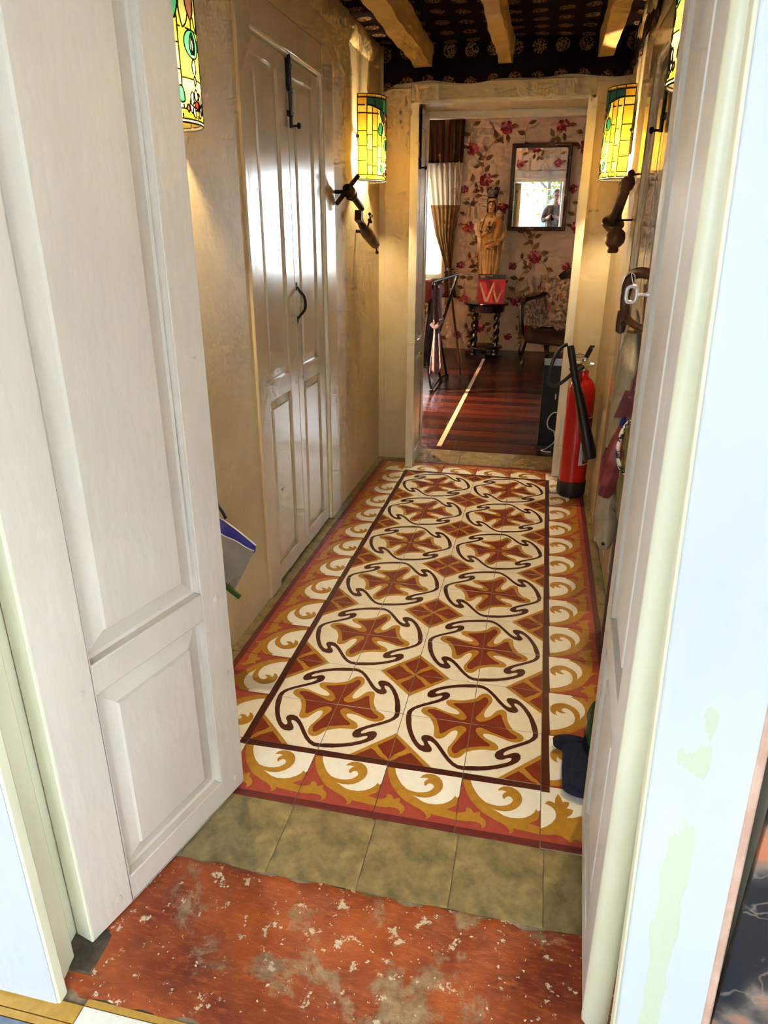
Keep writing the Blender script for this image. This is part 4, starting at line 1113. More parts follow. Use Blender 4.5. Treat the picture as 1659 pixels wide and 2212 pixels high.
def child(u, v):
    z = lerp(0.60, 0.875, v); rx, ry = interp(ctab, z); t = u*2*PI
    return (0.075+0.012*v+rx*math.cos(t), -0.105+0.02*v+ry*math.sin(t), z)
ch.grid(child, 20, 20, closeu=True); ch.poly([child(i/20, 0) for i in range(20)])
ch.tube(spline([(0.06, -0.13, 0.62), (0.01, -0.15, 0.60), (-0.03, -0.15, 0.585)], 4), 0.032, 10)
ch.tube(spline([(0.05, -0.11, 0.83), (0.03, -0.15, 0.77), (-0.01, -0.155, 0.745)], 4), [0.02]*9, 8)
cb = ch.build('child_body', M['statue_gold'], st)
mb = MB(); mb.ball((0.088, -0.092, 0.915), 0.034, 0.034, 0.042, 12, 9); mb.build('child_face', M['statue_skin'], st)
mb = MB()
mb.ball((0.088, -0.080, 0.928), 0.040, 0.036, 0.042, 12, 8); mb.build('child_hair', M['statue_hair'], st)
mb = MB()
for s in (-1, 1): mb.ball((0.088+s*0.013, -0.1235, 0.918), 0.005, 0.003, 0.003, 6, 4)
mb.build('child_eyes', M['statue_eye'], st)
mb = MB(); mb.ball((-0.008, -0.150, 0.765), 0.030, 0.028, 0.030, 14, 9); o = mb.build('orb', M['statue_hair'], st)
mb = MB(); mb.box(-0.011, -0.155, 0.795, -0.005, -0.149, 0.84); mb.box(-0.021, -0.155, 0.818, 0.005, -0.149, 0.826); mb.build('cross', M['statue_dark'], st)
mb = MB(); mb.ball((0.0, -0.175, 0.575), 0.022, 0.018, 0.011, 8, 6); mb.ball((0.028, -0.172, 0.572), 0.020, 0.018, 0.011, 8, 6); mb.build('child_feet', M['statue_skin'], st)

# ---- curtain gathered at the side of the window
cu = thing('curtain', 'sheer cream and tan curtain with a dark brown top, tied back beside the bright window', 'curtain', (-0.49, 7.04, 0))
def cloth(z0, z1, name, m, nv=20, extra=0.0):
    mb = MB()
    def f(u, v):
        z = lerp(z0, z1, v)
        # half width and centre by height: wide at the top, pulled together at the tie
        hw, cx = interp([(0.60, 0.10, 0.10), (0.90, 0.035, 0.085), (1.0, 0.05, 0.075), (1.3, 0.115, 0.03), (1.6, 0.170, 0.022), (1.9, 0.196, 0.005), (2.05, 0.205, 0.0), (2.5, 0.215, -0.003)], z)
        amp = interp([(0.6, 0.02), (0.9, 0.016), (1.4, 0.024), (2.0, 0.022), (2.5, 0.020)], z)[0]
        return (cx+hw*(2*u-1)+0.006*math.sin(u*37), amp*math.sin(u*PI*13+0.6*math.sin(z*3))+extra, z)
    mb.grid(f, 130, nv)
    return mb.build(name, m, cu, sharp=None)
for o in (cloth(2.045, 2.50, 'top_band', M['curtain_brown']), cloth(1.60, 2.03, 'cream_field', M['curtain_cream']), cloth(0.60, 1.60, 'tan_field', M['curtain_tan'], 36)):
    for p in o.data.polygons: p.use_smooth = True
o = cloth(2.028, 2.048, 'trim_band', M['curtain_dark'], 2, -0.004)
mb = MB(); mb.tube([(0.085+0.05*math.cos(t), 0.035*math.sin(t), 0.90+0.02*math.cos(t)) for t in [2*PI*i/20 for i in range(21)]], 0.008, 8); mb.build('tie_back', M['curtain_dark'], cu)
mb = MB(); mb.tube([(-0.6, 0.0, 2.49), (0.24, 0.0, 2.49)], 0.010, 10); mb.ball((0.245, 0, 2.49), 0.018); mb.build('curtain_rod', M['iron'], cu)

# ---- folding chair with things hanging on it, by the left door leaf
fc = thing('folding_chair', 'folding camp chair with thin black legs and dark canvas back', 'chair', (-0.33, 4.86, 0))
def seg(mb, a, b, r=0.011): mb.tube([a, b], r, 8)
for nm, a, b in (('leg', (0.135, -0.30, 0.012), (0.03, -0.20, 0.46)), ('leg', (0.135, 0.26, 0.012), (0.055, 0.10, 0.46)), ('leg', (-0.36, -0.30, 0.012), (-0.24, -0.20, 0.46)), ('leg', (-0.36, 0.26, 0.012), (-0.24, 0.10, 0.46)),
                 ('leg', (0.175, 0.42, 0.012), (0.12, 0.16, 0.46))):
    mb = MB(); seg(mb, a, b); q = mb.build(nm, M['iron'], fc)
    mb = MB(); mb.lathe([(0.012, 0.0), (0.017, 0.0), (0.019, 0.03), (0.013, 0.036)], (a[0], a[1], 0.0), n=10); mb.build('rubber_foot', M['rubber'], q)
for pa, pb, rr in (((0.135, -0.30, 0.03), (0.135, 0.26, 0.03), 0.008), ((0.135, 0.26, 0.03), (0.175, 0.42, 0.03), 0.008), ((-0.36, -0.30, 0.2), (0.09, -0.26, 0.22), 0.008), ((-0.36, 0.26, 0.03), (-0.36, -0.30, 0.03), 0.008),
                   ((-0.24, -0.2, 0.46), (0.04, -0.2, 0.46), 0.010), ((-0.24, 0.1, 0.46), (0.12, 0.1, 0.46), 0.010)):
    mb = MB(); seg(mb, pa, pb, rr); mb.build('stretcher', M['iron'], fc)
for yy in (-0.22, 0.06):
    mb = MB(); mb.tube(spline([(-0.25, yy, 0.46), (-0.26, yy, 0.70), (-0.20, yy, 0.745), (0.0, yy, 0.745), (0.05, yy, 0.70)], 4), 0.009, 8); mb.build('armrest', M['iron'], fc)
mb = MB(); mb.box(-0.25, -0.22, 0.462, 0.09, 0.14, 0.478); mb.build('seat', M['canvas_brown'], fc, bevel=0.006)
mb = MB(); seg(mb, (0.045, -0.24, 0.40), (0.12, -0.28, 0.93), 0.013); seg(mb, (0.12, 0.16, 0.46), (0.27, 0.16, 0.97), 0.013); seg(mb, (0.12, -0.28, 0.93), (0.27, 0.16, 0.97), 0.012); mb.build('back_frame', M['iron'], fc)
mb = MB()
mb.grid(lambda u, v: (lerp(lerp(0.03, 0.075, u), lerp(0.10, 0.165, u), v)+0.008*math.sin(u*9), lerp(-0.27, -0.08, u), lerp(0.20, 0.92+0.015*u, v)), 14, 10)
o = mb.build('backrest', M['canvas_brown'], fc); o.modifiers.new('t', 'SOLIDIFY').thickness = 0.004
mt = thing('rolled_mat', 'rolled dusty pink exercise mat lying across the folding chair', 'mat', (-0.325, 4.43, 0.846), R(-9))
mb = MB(); r0, r1 = 0.035, 0.092
mb.lathe([(r0, 0), (r1-0.008, 0), (r1, 0.008), (r1, 0.50), (r1-0.008, 0.508), (r0, 0.508), (r0, 0)], (0, 0, 0), (0, 1, 0), 36, caps=False); mb.build('roll', M['pink_mat'], mt, sharp=50)
mb = MB(); mb.tube([((0.035+0.0052*t)*math.cos(t), -0.001, (0.035+0.0052*t)*math.sin(t)) for t in [i*0.35 for i in range(31)]], 0.0012, 5); mb.build('spiral_edge', M['burg_cloth'], mt)
tw_ = thing('towel', 'grey lilac cloth hanging down from the back of the folding chair', 'towel', (-0.17, 4.57, 0))
mb = MB()
def towel(u, v):
    z = lerp(0.16+0.05*u+0.02*math.sin(u*8), 0.925-0.01*u, v)
    hw = interp([(0.1, 0.062), (0.55, 0.028), (0.65, 0.040), (0.93, 0.030)], z)[0]
    cx = interp([(0.1, 0.012), (0.6, 0.006), (0.93, 0.0)], z)[0]
    return (cx+hw*(2*u-1), 0.020*math.sin(u*11+z*3)-0.02, z)
mb.grid(towel, 40, 40); o = mb.build('hanging_cloth', M['towel'], tw_); o.modifiers.new('t', 'SOLIDIFY').thickness = 0.006
mb = MB(); mb.tube(spline([(-0.04, -0.045, 0.60), (0.0, -0.05, 0.57), (0.045, -0.05, 0.62), (0.05, -0.02, 0.63)], 4), 0.010, 8, flat=1.8); mb.build('knot', M['towel'], tw_)
cl = thing('folded_clothes', 'small pile of orange and white cloth under the pink mat', 'clothes', (-0.46, 4.75, 0.478))
mb = MB(); mb.ball((0.04, 0, 0.035), 0.13, 0.12, 0.034, 14, 8); mb.build('orange_cloth', M['orange_cloth'], cl)
mb = MB(); mb.ball((0.04, 0.0, 0.085), 0.12, 0.11, 0.028, 14, 8); mb.build('white_cloth', M['white_cloth'], cl)
cn = MB(); cn.tube([(-0.030, 5.35, 0.02), (-0.165, 5.22, 0.98)], 0.011, 8); cn.ball((-0.168, 5.218, 1.0), 0.02)
tag(cn.build('walking_cane', M['cane']), 'dark cane leaning upright behind the folding chair', 'cane')
pl = thing('potted_plant', 'yellow green potted plant on the sill of the bright window', 'plant', (-0.845, 7.13, WZ0))
mb = MB(); mb.lathe([(0.0, 0), (0.035, 0), (0.048, 0.07), (0.052, 0.075), (0.045, 0.075), (0.04, 0.06), (0, 0.06)], n=16); mb.build('pot', M['pot'], pl)
mb = MB()
for i in range(26):
    a = i*2.4; l = 0.10+0.05*random.random(); e = random.uniform(0.3, 1.2)
    d = Vector((math.cos(a)*math.cos(e), math.sin(a)*math.cos(e)*0.4, math.sin(e))); s = d.cross(Vector((0, 0, 1))).normalized()*0.016
    b = Vector((0, 0, 0.06)); mb.poly([b, b+d*l*0.5+s, b+d*l, b+d*l*0.5-s])
mb.build('leaves', M['leaf_plant'], pl, sharp=None)

# ---- armchair half hidden by the right door leaf
ac = thing('armchair', 'dark armchair with curved wooden arms behind the far right door leaf', 'armchair', (0.93, 6.35, 0), R(-28))
mb = MB(); mb.box(-0.30, -0.28, 0.22, 0.30, 0.30, 0.40); mb.build('seat', M['upholstery'], ac, bevel=0.03)
mb = MB()
def back(u, v):
    x = lerp(-0.33, 0.33, u); top = 0.95-0.22*(2*u-1)**4-0.06*(2*u-1)**2
    return (x, 0.25+0.10*v-0.10*(2*u-1)**2, lerp(0.32, top, v))
mb.grid(back, 30, 16); o = mb.build('backrest', M['upholstery'], ac); sm = o.modifiers.new('t', 'SOLIDIFY'); sm.thickness = 0.07
mb = MB(); mb.tube([Vector(back(i/30, 1))+Vector((0, -0.01, 0.012)) for i in range(31)], 0.022, 10); mb.build('top_rail', M['dark_wood'], ac)
for s in (-1, 1):
    mb = MB(); mb.tube(spline([(s*0.33, 0.22, 0.70), (s*0.345, 0.0, 0.68), (s*0.35, -0.20, 0.66), (s*0.345, -0.30, 0.61), (s*0.33, -0.31, 0.45), (s*0.32, -0.29, 0.30)], 6), 0.028, 10); q = mb.build('arm', M['dark_wood'], ac)
    mb = MB(); mb.box(s*0.345-0.022, -0.20, 0.684, s*0.345+0.022, 0.14, 0.715); mb.build('arm_pad', M['gold_piping'], q, bevel=0.01)
    for yy in (-0.27, 0.27):
        mb = MB(); mb.tube(spline([(s*0.30, yy, 0.24), (s*0.32, yy*1.05, 0.12), (s*0.30, yy*1.02, 0.04), (s*0.31, yy*1.05, 0.0)], 4), [0.034]*5+[0.024]*4+[0.026]*4, 10); mb.build('leg', M['dark_wood'], ac)
thr = thing('throw_blanket', 'floral throw draped over the dark armchair', 'blanket', (0.93, 6.35, 0), R(-28))
mb = MB()
def throw(u, v):
    x = lerp(-0.385, 0.20, u)
    # runs from the seat front up over the back
    P = interp([(0.0, -0.27, 0.412), (0.35, 0.12, 0.415), (0.45, 0.17, 0.50), (0.85, 0.20, 0.80), (1.0, 0.23, 0.865)], v)
    w = 0.012*math.sin(u*13+v*5)+0.008*math.sin(u*29)
    lift = 0.30*max(0, (-0.27-x)/0.115) if v < 0.6 else 0
    return (x+0.03*math.sin(v*6), P[0]+w-0.02, P[1]+w+lift)
mb.grid(throw, 36, 30); o = mb.build('throw_cloth', M['throw'], thr); o.modifiers.new('t', 'SOLIDIFY').thickness = 0.008
# ---- black box and white cable beside the doorway
bxo = thing('black_cabinet', 'low narrow black cabinet standing just inside the far doorway', 'cabinet', (0.838, 3.20, 0))
mb = MB(); mb.box(-0.095, -0.12, 0.012, 0.095, 0.14, 0.535); mb.build('body', M['black_box'], bxo, bevel=0.004)
mb = MB(); mb.box(-0.097, -0.122, 0.535, 0.097, 0.142, 0.541); mb.build('top_panel', mat('dark_grey_top', sr(84, 76, 74), rough=0.5), bxo, bevel=0.002)
mb = MB(); mb.box(-0.012, -0.1225, 0.325, -0.004, -0.119, 0.36); mb.build('slot', M['label_white'], bxo)
mb = MB(); mb.box(-0.10, -0.125, 0.0, 0.10, 0.145, 0.012); mb.build('foot', M['rubber'], bxo)
cb2 = MB(); cb2.tube(spline([(0.86, 3.06, 0.24), (0.825, 3.045, 0.245), (0.795, 3.04, 0.20), (0.80, 3.04, 0.15), (0.84, 3.045, 0.125)], 6), 0.004, 6)
cb2.tube(spline([(0.84, 3.045, 0.125), (0.85, 3.04, 0.06), (0.80, 3.02, 0.012), (0.77, 3.0, 0.006), (0.785, 2.975, 0.006), (0.83, 2.965, 0.006)], 6), 0.004, 6)
tag(cb2.build('power_cable', M['cable']), 'loose white cable looping in front of the low black cabinet', 'cable')
tp = MB(); tp.box(0.090, 2.955, -0.0005, 0.122, 6.47, 0.0009)
tag(tp.build('floor_tape', M['tape'], sharp=None), 'straight pale tape line stuck on the dark floorboards', 'tape')
# standing lamp that warms the back room (behind the left leaf, out of the frame)
cl_ = thing('floor_lamp', 'standing lamp with a cream shade in the unseen corner of the back room', 'lamp', (-0.95, 4.25, 0))
mb = MB(); mb.lathe([(0.0, 0), (0.15, 0), (0.15, 0.015), (0.02, 0.03), (0.0, 0.03)], n=24); mb.build('lamp_base', M['brass_dark'], cl_)
mb = MB(); mb.tube([(0, 0, 0.02), (0, 0, 1.22)], 0.011, 10); mb.build('pole', M['brass_dark'], cl_)
mb = MB(); mb.lathe([(0.20, 1.12), (0.15, 1.42), (0.0, 1.425)], n=28, caps=False); mb.build('lamp_shade', M['lamp_linen'], cl_)
pt = bpy.data.lights.new('bulb', 'POINT'); pt.energy = 125; pt.color = (1.0, 0.62, 0.30); pt.shadow_soft_size = 0.04
po = bpy.data.objects.new('bulb', pt); COL.objects.link(po); po.parent = cl_; po.location = (0, 0, 1.27)
# ================================================================== HALL THINGS
# ---- stained glass wall lamps
LR, LH = 0.110, 0.365
def inside(p, poly):
    x, y = p; c = False; n = len(poly); j = n-1
    for i in range(n):
        xi, yi = poly[i]; xj, yj = poly[j]
        if (yi > y) != (yj > y) and x < (xj-xi)*(y-yi)/(yj-yi)+xi: c = not c
        j = i
    return c
def ell(cx, cy, rx, ry, n=18, rot=0.0):
    out = []
    for i in range(n):
        a = 2*PI*i/n; u, v = rx*math.cos(a), ry*math.sin(a)*90
        out.append((cx+u*math.cos(rot)-v*math.sin(rot), cy+(u*math.sin(rot)+v*math.cos(rot))/90))
    return out
def lens(cx, cy, w, h, rot=0.0, n=8):
    pts = []
    for i in range(n+1):
        t = -1+2*i/n; pts.append((w*(1-t*t), h*t))
    for i in range(n+1):
        t = 1-2*i/n; pts.append((-w*(1-t*t), h*t))
    out = []
    for u, v in pts:
        v *= 90
        out.append((cx+u*math.cos(rot)-v*math.sin(rot), cy+(u*math.sin(rot)+v*math.cos(rot))/90))
    return out
def rect(a, b, c, d): return [(a, c), (b, c), (b, d), (a, d)]
shapes = []          # (outline in (angle, height), material key), first = on top
C = 90
# flower at the foot
shapes.append((ell(C, 0.105, 4.5, 0.022), 'g_red'))
for rot, cx, cy, w, h in ((0.0, C, 0.155, 4.2, 0.036), (0.95, C-9, 0.135, 4.0, 0.034), (-0.95, C+9, 0.135, 4.0, 0.034), (1.6, C-11, 0.095, 3.6, 0.038), (-1.6, C+11, 0.095, 3.6, 0.038), (2.5, C-7, 0.066, 4.0, 0.030), (-2.5, C+7, 0.066, 4.0, 0.030)):
    shapes.append((lens(cx, cy, w, h, rot), 'g_white'))
for s in (-1, 1):
    shapes.append((lens(C+s*26, 0.150, 4.0, 0.060, -s*0.95), 'g_green'))
    shapes.append((lens(C+s*17, 0.078, 2.5, 0.022, 0), 'g_plum'))
# buds on the stem
shapes.append((lens(C, 0.235, 2.4, 0.030), 'g_white'))
shapes.append((lens(C, 0.305, 4.6, 0.048), 'g_white'))
shapes.append((lens(C, 0.420, 2.4, 0.050), 'g_white'))
shapes.append((lens(C, 0.420, 6.2, 0.068), 'g_sage'))
shapes.append((ell(C, 0.425, 16, 0.075), 'g_green'))
# plum and sage leaves
shapes.append((lens(C, 0.64, 9, 0.095, 0.0), 'g_plum'))
shapes.append((lens(C-13, 0.60, 7.5, 0.11, -0.35), 'g_sage')); shapes.append((lens(C+13, 0.60, 7.5, 0.11, 0.35), 'g_sage'))
shapes.append((lens(C-29, 0.605, 8.0, 0.075, 0.35), 'g_green')); shapes.append((lens(C+29, 0.605, 8.0, 0.075, -0.35), 'g_green'))
shapes.append((ell(C, 0.78, 3.5, 0.02), 'g_red'))
shapes.append((lens(C-14, 0.745, 7, 0.05, 0.9), 'g_plum')); shapes.append((lens(C+14, 0.745, 7, 0.05, -0.9), 'g_plum'))
shapes.append((lens(C-22, 0.775, 5, 0.10, 1.25), 'g_teal')); shapes.append((lens(C+22, 0.775, 5, 0.10, -1.25), 'g_teal'))
# dark vine hanging from the top
for a0, a1, m in ((23, 45, 'g_teal'), (45, 68, 'g_teal'), (68, 90, 'g_green'), (90, 112, 'g_teal'), (112, 135, 'g_teal'), (135, 157, 'g_teal')):
    f = lambda a: 0.872-0.085*max(0, 1-abs(a-90)/58)
    shapes.append(([(a0, f(a0)), ((a0+a1)/2, f((a0+a1)/2)), (a1, f(a1)), (a1, 0.958), (a0, 0.958)], m))
# bricks of amber glass, left half then mirrored
def bricks(cols):
    for a0, a1, hs, ms in cols:
        for k, (h0, h1) in enumerate(zip(hs, hs[1:])):
            m = ms[k % len(ms)]
            shapes.append((rect(a0, a1, h0, h1), m))
            shapes.append((rect(180-a1, 180-a0, h0, h1), m))
bricks([(0, 23, (0.074, 0.242, 0.413, 0.584, 0.784, 0.872, 0.958), ('g_amber', 'g_amber', 'g_orange', 'g_orange', 'g_honey', 'g_orange')),
        (23, 37, (0.074, 0.187, 0.363, 0.54, 0.782, 0.958), ('g_honey', 'g_amber', 'g_honey', 'g_honey', 'g_honey')),
        (37, 50.5, (0.074, 0.18, 0.403, 0.59, 0.782, 0.958), ('g_amber', 'g_amber', 'g_orange', 'g_orange', 'g_orange')),
        (50.5, 66, (0.074, 0.163, 0.279, 0.416, 0.60, 0.782, 0.958), ('g_white', 'g_honey', 'g_honey', 'g_amber', 'g_honey', 'g_honey')),
        (66, 90, (0.074, 0.24, 0.50, 0.70, 0.958), ('g_honey', 'g_amber', 'g_amber', 'g_orange')),
        (0, 22, (0.02, 0.074), ('g_honey',)), (22, 43, (0.02, 0.074), ('g_orange',)), (43, 64, (0.02, 0.074), ('g_honey',)), (64, 90, (0.02, 0.074), ('g_amber',)),
        (0, 23, (0.958, 1.0), ('g_orange',)), (23, 46, (0.958, 1.0), ('g_orange',)), (46, 66, (0.958, 1.0), ('g_honey',)), (66, 90, (0.958, 1.0), ('g_orange',))])
shapes.append((rect(0, 180, 0.0, 0.02), 'g_white'))
def on_cyl(a, t, r): return (r*math.sin(R(a)), -r*math.cos(R(a)), LH*t)
NA, NT = 100, 120
owner = {}
for j in range(NT):
    for i in range(NA):
        c = ((i+0.5)*180/NA, (j+0.5)/NT)
        for k, (poly, m) in enumerate(shapes):
            if inside(c, poly): owner.setdefault(k, []).append((i, j)); break
pane_meshes = []
for k, cells in owner.items():
    mb = MB(); idx = {}
    vs = []; fs = []
    def vid(i, j):
        if (i, j) not in idx:
            idx[(i, j)] = len(vs); vs.append(on_cyl(i*180/NA, j/NT, LR))
        return idx[(i, j)]
    for i, j in cells: fs.append((vid(i, j), vid(i+1, j), vid(i+1, j+1), vid(i, j+1)))
    mb.raw(vs, fs)
    me = mb.mesh('pane', M[shapes[k][1]], sharp=None)
    me.polygons.foreach_set('use_smooth', [True]*len(me.polygons))
    pane_meshes.append(me)
came = MB()
for k, (poly, m) in enumerate(shapes):
    n = len(poly); dense = []
    for i in range(n):
        a, b = poly[i], poly[(i+1) % n]
        L_ = math.hypot(b[0]-a[0], (b[1]-a[1])*190); q = max(1, int(L_/4))
        dense += [(lerp(a[0], b[0], s/q), lerp(a[1], b[1], s/q)) for s in range(q)]
    dense.append(dense[0])
    run = []
    for p in dense:
        hid = any(inside(p, shapes[z][0]) for z in range(k))
        if not hid: run.append(p)
        if (hid or p is dense[-1]) and len(run) > 1:
            came.tube([on_cyl(max(0, min(180, a)), max(0, min(1, t)), LR) for a, t in run], 0.0021, 4, caps=False)
        if hid: run = []
came_me = came.mesh('lead_came', M['lead'], sharp=60)
def wall_lamp(loc, rz, label):
    t = thing('wall_lamp', label, 'lamp', loc, rz, 'stained glass wall lamps')
    mb = MB(); mb.box(0.0, -0.045, 0.10, 0.018, 0.045, 0.27); mb.build('back_plate', M['brass_dark'], t, bevel=0.003)
    mb = MB(); mb.tube([(0.018, 0, 0.24), (0.05, 0, 0.24)], 0.006, 8); mb.lathe([(0.013, 0), (0.014, 0.05), (0.010, 0.055)], (0.05, 0, 0.195), n=12); mb.build('lamp_holder', M['brass_dark'], t)
    for s in (-1, 1):
        mb = MB(); mb.tube([(0.004, s*0.045, 0.19), (0.016, s*(LR-0.002), 0.19)], 0.004, 6); mb.lathe([(0.008, 0), (0.009, 0.006), (0.005, 0.010)], (0.016, s*LR, 0.19), (0, s, 0), 8)
        mb.build('bracket', M['lead'], t)
    sh = link('lamp_shade', came_me, t); sh.location = (0.016, 0, 0)
    for me in pane_meshes: link('pane', me, sh)
    l = bpy.data.lights.new('bulb', 'POINT'); l.energy = LAMP_W; l.color = (1.0, 0.79, 0.46); l.shadow_soft_size = 0.022
    o = bpy.data.objects.new('bulb', l); COL.objects.link(o); o.parent = t; o.location = (0.055, 0, 0.105)
    return t
LAMP_W = 7.0
wall_lamp((XL, 0.235, 1.545), 0, 'stained glass wall lamp half hidden by the open front left door leaf')
wall_lamp((XL, 2.24, 1.545), 0, 'stained glass wall lamp above the two dark barrel taps on the left wall')
wall_lamp((XR, 2.25, 1.545), PI, 'stained glass wall lamp above the large wooden tap on the right wall')
wall_lamp((XR, 0.25, 1.59), PI, 'stained glass wall lamp half hidden by the front right door leaf')

# ---- old barrel taps on the walls
t1 = thing('barrel_tap', 'dark barrel tap with a long cross bar under the left glass lamp', 'tap', (XL, 1.80, 1.48), 0, 'old taps on the walls')
mb = MB(); mb.tube([(0.0, -0.02, 0.0), (0.06, -0.01, 0.0)], 0.008, 8); mb.build('wall_peg', M['iron'], t1)
mb = MB(); a = Vector((0.015, -0.050, -0.050)); b = Vector((0.095, 0.030, 0.068)); mb.obox((a+b)/2, (b-a)/2, Vector((0.006, -0.006, 0)), Vector((0.004, 0.004, -0.006))); mb.build('cross_bar', M['brass_dark'], t1, bevel=0.002)
d = Vector((0.22, 0.84, -0.50)).normalized(); p = Vector((0.056, -0.035, 0.016))
mb = MB(); mb.lathe([(0.0, 0), (0.018, 0), (0.021, 0.014), (0.027, 0.024), (0.027, 0.042), (0.021, 0.052), (0.025, 0.060), (0.020, 0.072), (0.0, 0.075)], p, d, 18); mb.build('tap_body', M['brass_dark'], t1)
mb = MB(); mb.lathe([(0.014, 0), (0.0145, 0.085), (0.012, 0.097), (0.005, 0.102), (0, 0.102)], p+d*0.068, d, 14); mb.build('tap_plug', M['brass_dark'], t1)
mb = MB(); mb.tube([p+d*0.03, p+d*0.04+Vector((0.012, 0.004, 0.040))], 0.004, 8); mb.ball(p+d*0.04+Vector((0.012, 0.004, 0.044)), 0.008); mb.tube([p+d*0.03, p+d*0.02+Vector((0.0, -0.012, -0.036))], 0.006, 8); mb.build('tap_pin', M['brass_dark'], t1)
t2 = thing('barrel_tap', 'dark brass tap with a small clover key, lowest on the left wall', 'tap', (XL, 2.14, 1.31), 0, 'old taps on the walls')
mb = MB(); mb.tube([(0.0, 0.0, 0.01), (0.05, 0.0, 0.01)], 0.008, 8); mb.build('wall_peg', M['iron'], t2)
d = Vector((0.13, 0.86, -0.42)).normalized(); p = Vector((0.045, 0.0, 0.015))
mb = MB(); mb.lathe([(0.0, -0.01), (0.020, -0.01), (0.028, 0.008), (0.030, 0.04), (0.026, 0.05), (0.028, 0.06), (0.024, 0.15), (0.019, 0.165), (0.0, 0.165)], p, d, 18); mb.build('tap_body', M['tap_wood'], t2)
mb = MB(); mb.tube(spline([p-d*0.005, p+Vector((0, -0.04, 0.016)), p+Vector((0, -0.08, 0.034)), p+Vector((0, -0.105, 0.055))], 5), [0.019]*8+[0.017]*8, 12); mb.obox(p+Vector((0, -0.115, 0.060)), (0.016, 0, 0), (0, 0.018, -0.006), (0, 0.005, 0.022)); mb.build('tap_spout', M['brass_dark'], t2)
mb = MB(); q = p+Vector((0.035, -0.03, 0.055)); mb.tube([p+d*0.02, q], 0.005, 8)
for a in range(4): mb.tube([q, q+Vector((0.0, 0.024*math.cos(a*PI/2+0.5), 0.018*math.sin(a*PI/2+0.5)))], 0.004, 6); mb.ball(q+Vector((0, 0.028*math.cos(a*PI/2+0.5), 0.020*math.sin(a*PI/2+0.5))), 0.0075, n=8, m=5)
mb.tube([p+Vector((0.0, -0.07, 0.04)), p+Vector((0.0, -0.068, 0.088))], 0.008, 8); mb.build('tap_key', M['brass_dark'], t2)
mb = MB(); e = p+d*0.165
for a in range(3): mb.tube([e, e+d*0.016+Vector((0, 0.024*math.cos(a*2.1+0.4), 0.024*math.sin(a*2.1+0.4)))], 0.004, 6); mb.ball(e+d*0.018+Vector((0, 0.027*math.cos(a*2.1+0.4), 0.027*math.sin(a*2.1+0.4))), 0.009, n=8, m=5)
mb.build('end_knobs', M['brass_dark'], t2)
t3 = thing('wooden_tap', 'large turned wooden tap with a brass disc under the right glass lamp', 'tap', (XR, 1.70, 1.36), 0, 'old taps on the walls')
p0 = Vector((-0.075, 0.085, -0.004)); p1 = Vector((-0.040, -0.030, 0.165)); d = (p1-p0).normalized(); L_ = (p1-p0).length
mb = MB(); mb.lathe([(0.0, 0), (0.024, 0), (0.027, 0.025), (0.021, 0.04), (0.019, L_-0.07), (0.018, L_-0.06), (0.026, L_-0.048), (0.028, L_-0.026), (0.020, L_-0.012), (0.013, L_-0.006), (0.014, L_+0.012), (0.008, L_+0.018), (0.0, L_+0.018)], p0, d, 18); mb.build('turned_handle', M['tap_wood'], t3)
mb = MB(); mb.lathe([(0.0, -0.030), (0.024, -0.030), (0.026, -0.024), (0.043, -0.012), (0.046, 0.0), (0.042, 0.007), (0.029, 0.014), (0.0, 0.014)], p0, d, 28); mb.build('disc', M['olive_brass'], t3)
p2 = Vector((-0.066, 0.0, -0.062))
mb = MB(); mb.lathe([(0.0, 0.045), (0.013, 0.043), (0.017, 0.036), (0.034, 0.020), (0.039, 0.0), (0.037, -0.018), (0.028, -0.030), (0.020, -0.036), (0.022, -0.050), (0.017, -0.057), (0.0, -0.057)], p2, (0.1, 0.1, 1), 24); mb.build('bulb_plug', M['tap_wood'], t3)
mb = MB(); mb.tube([(-0.075, 0.02, 0.004), (0.0, -0.02, 0.006)], 0.004, 6); mb.build('nail', M['iron'], t3)
mb = MB(); mb.tube([p1, p1+Vector((0.05, -0.02, 0.005))], 0.004, 6); mb.build('nail', M['iron'], t3)

# ---- fire extinguisher
EX, EY = 0.932, 2.215
ex = thing('fire_extinguisher', 'red fire extinguisher with a black horn standing by the far right door leaf', 'extinguisher', (EX, EY, 0.001))
mb = MB(); mb.lathe([(0.0, 0.0), (0.062, 0.0), (0.072, 0.008), (0.075, 0.025), (0.075, 0.085), (0.070, 0.088), (0.0, 0.088)], n=32); mb.build('base_ring', M['rubber'], ex)
mb = MB(); mb.lathe([(0.0, 0.06), (0.070, 0.06), (0.070, 0.545), (0.068, 0.57), (0.060, 0.60), (0.046, 0.622), (0.030, 0.636), (0.026, 0.65), (0.026, 0.672), (0.0, 0.672)], n=36); mb.build('cylinder', M['red_enamel'], ex, sharp=40)
mb = MB(); mb.lathe([(0.0, 0.672), (0.019, 0.672), (0.021, 0.70), (0.016, 0.712), (0.016, 0.735), (0.0, 0.735)], n=16); mb.tube([(0, 0, 0.70), (0.045, -0.005, 0.70)], 0.010, 10); mb.tube([(0, 0, 0.70), (-0.045, -0.01, 0.705)], 0.012, 10); mb.build('valve', M['steel'], ex)
mb = MB(); mb.lathe([(0.0, 0), (0.016, 0), (0.016, 0.012), (0.0, 0.012)], (0.002, -0.018, 0.705), (0, -1, 0), 14); mb.build('gauge', M['brass'], ex)
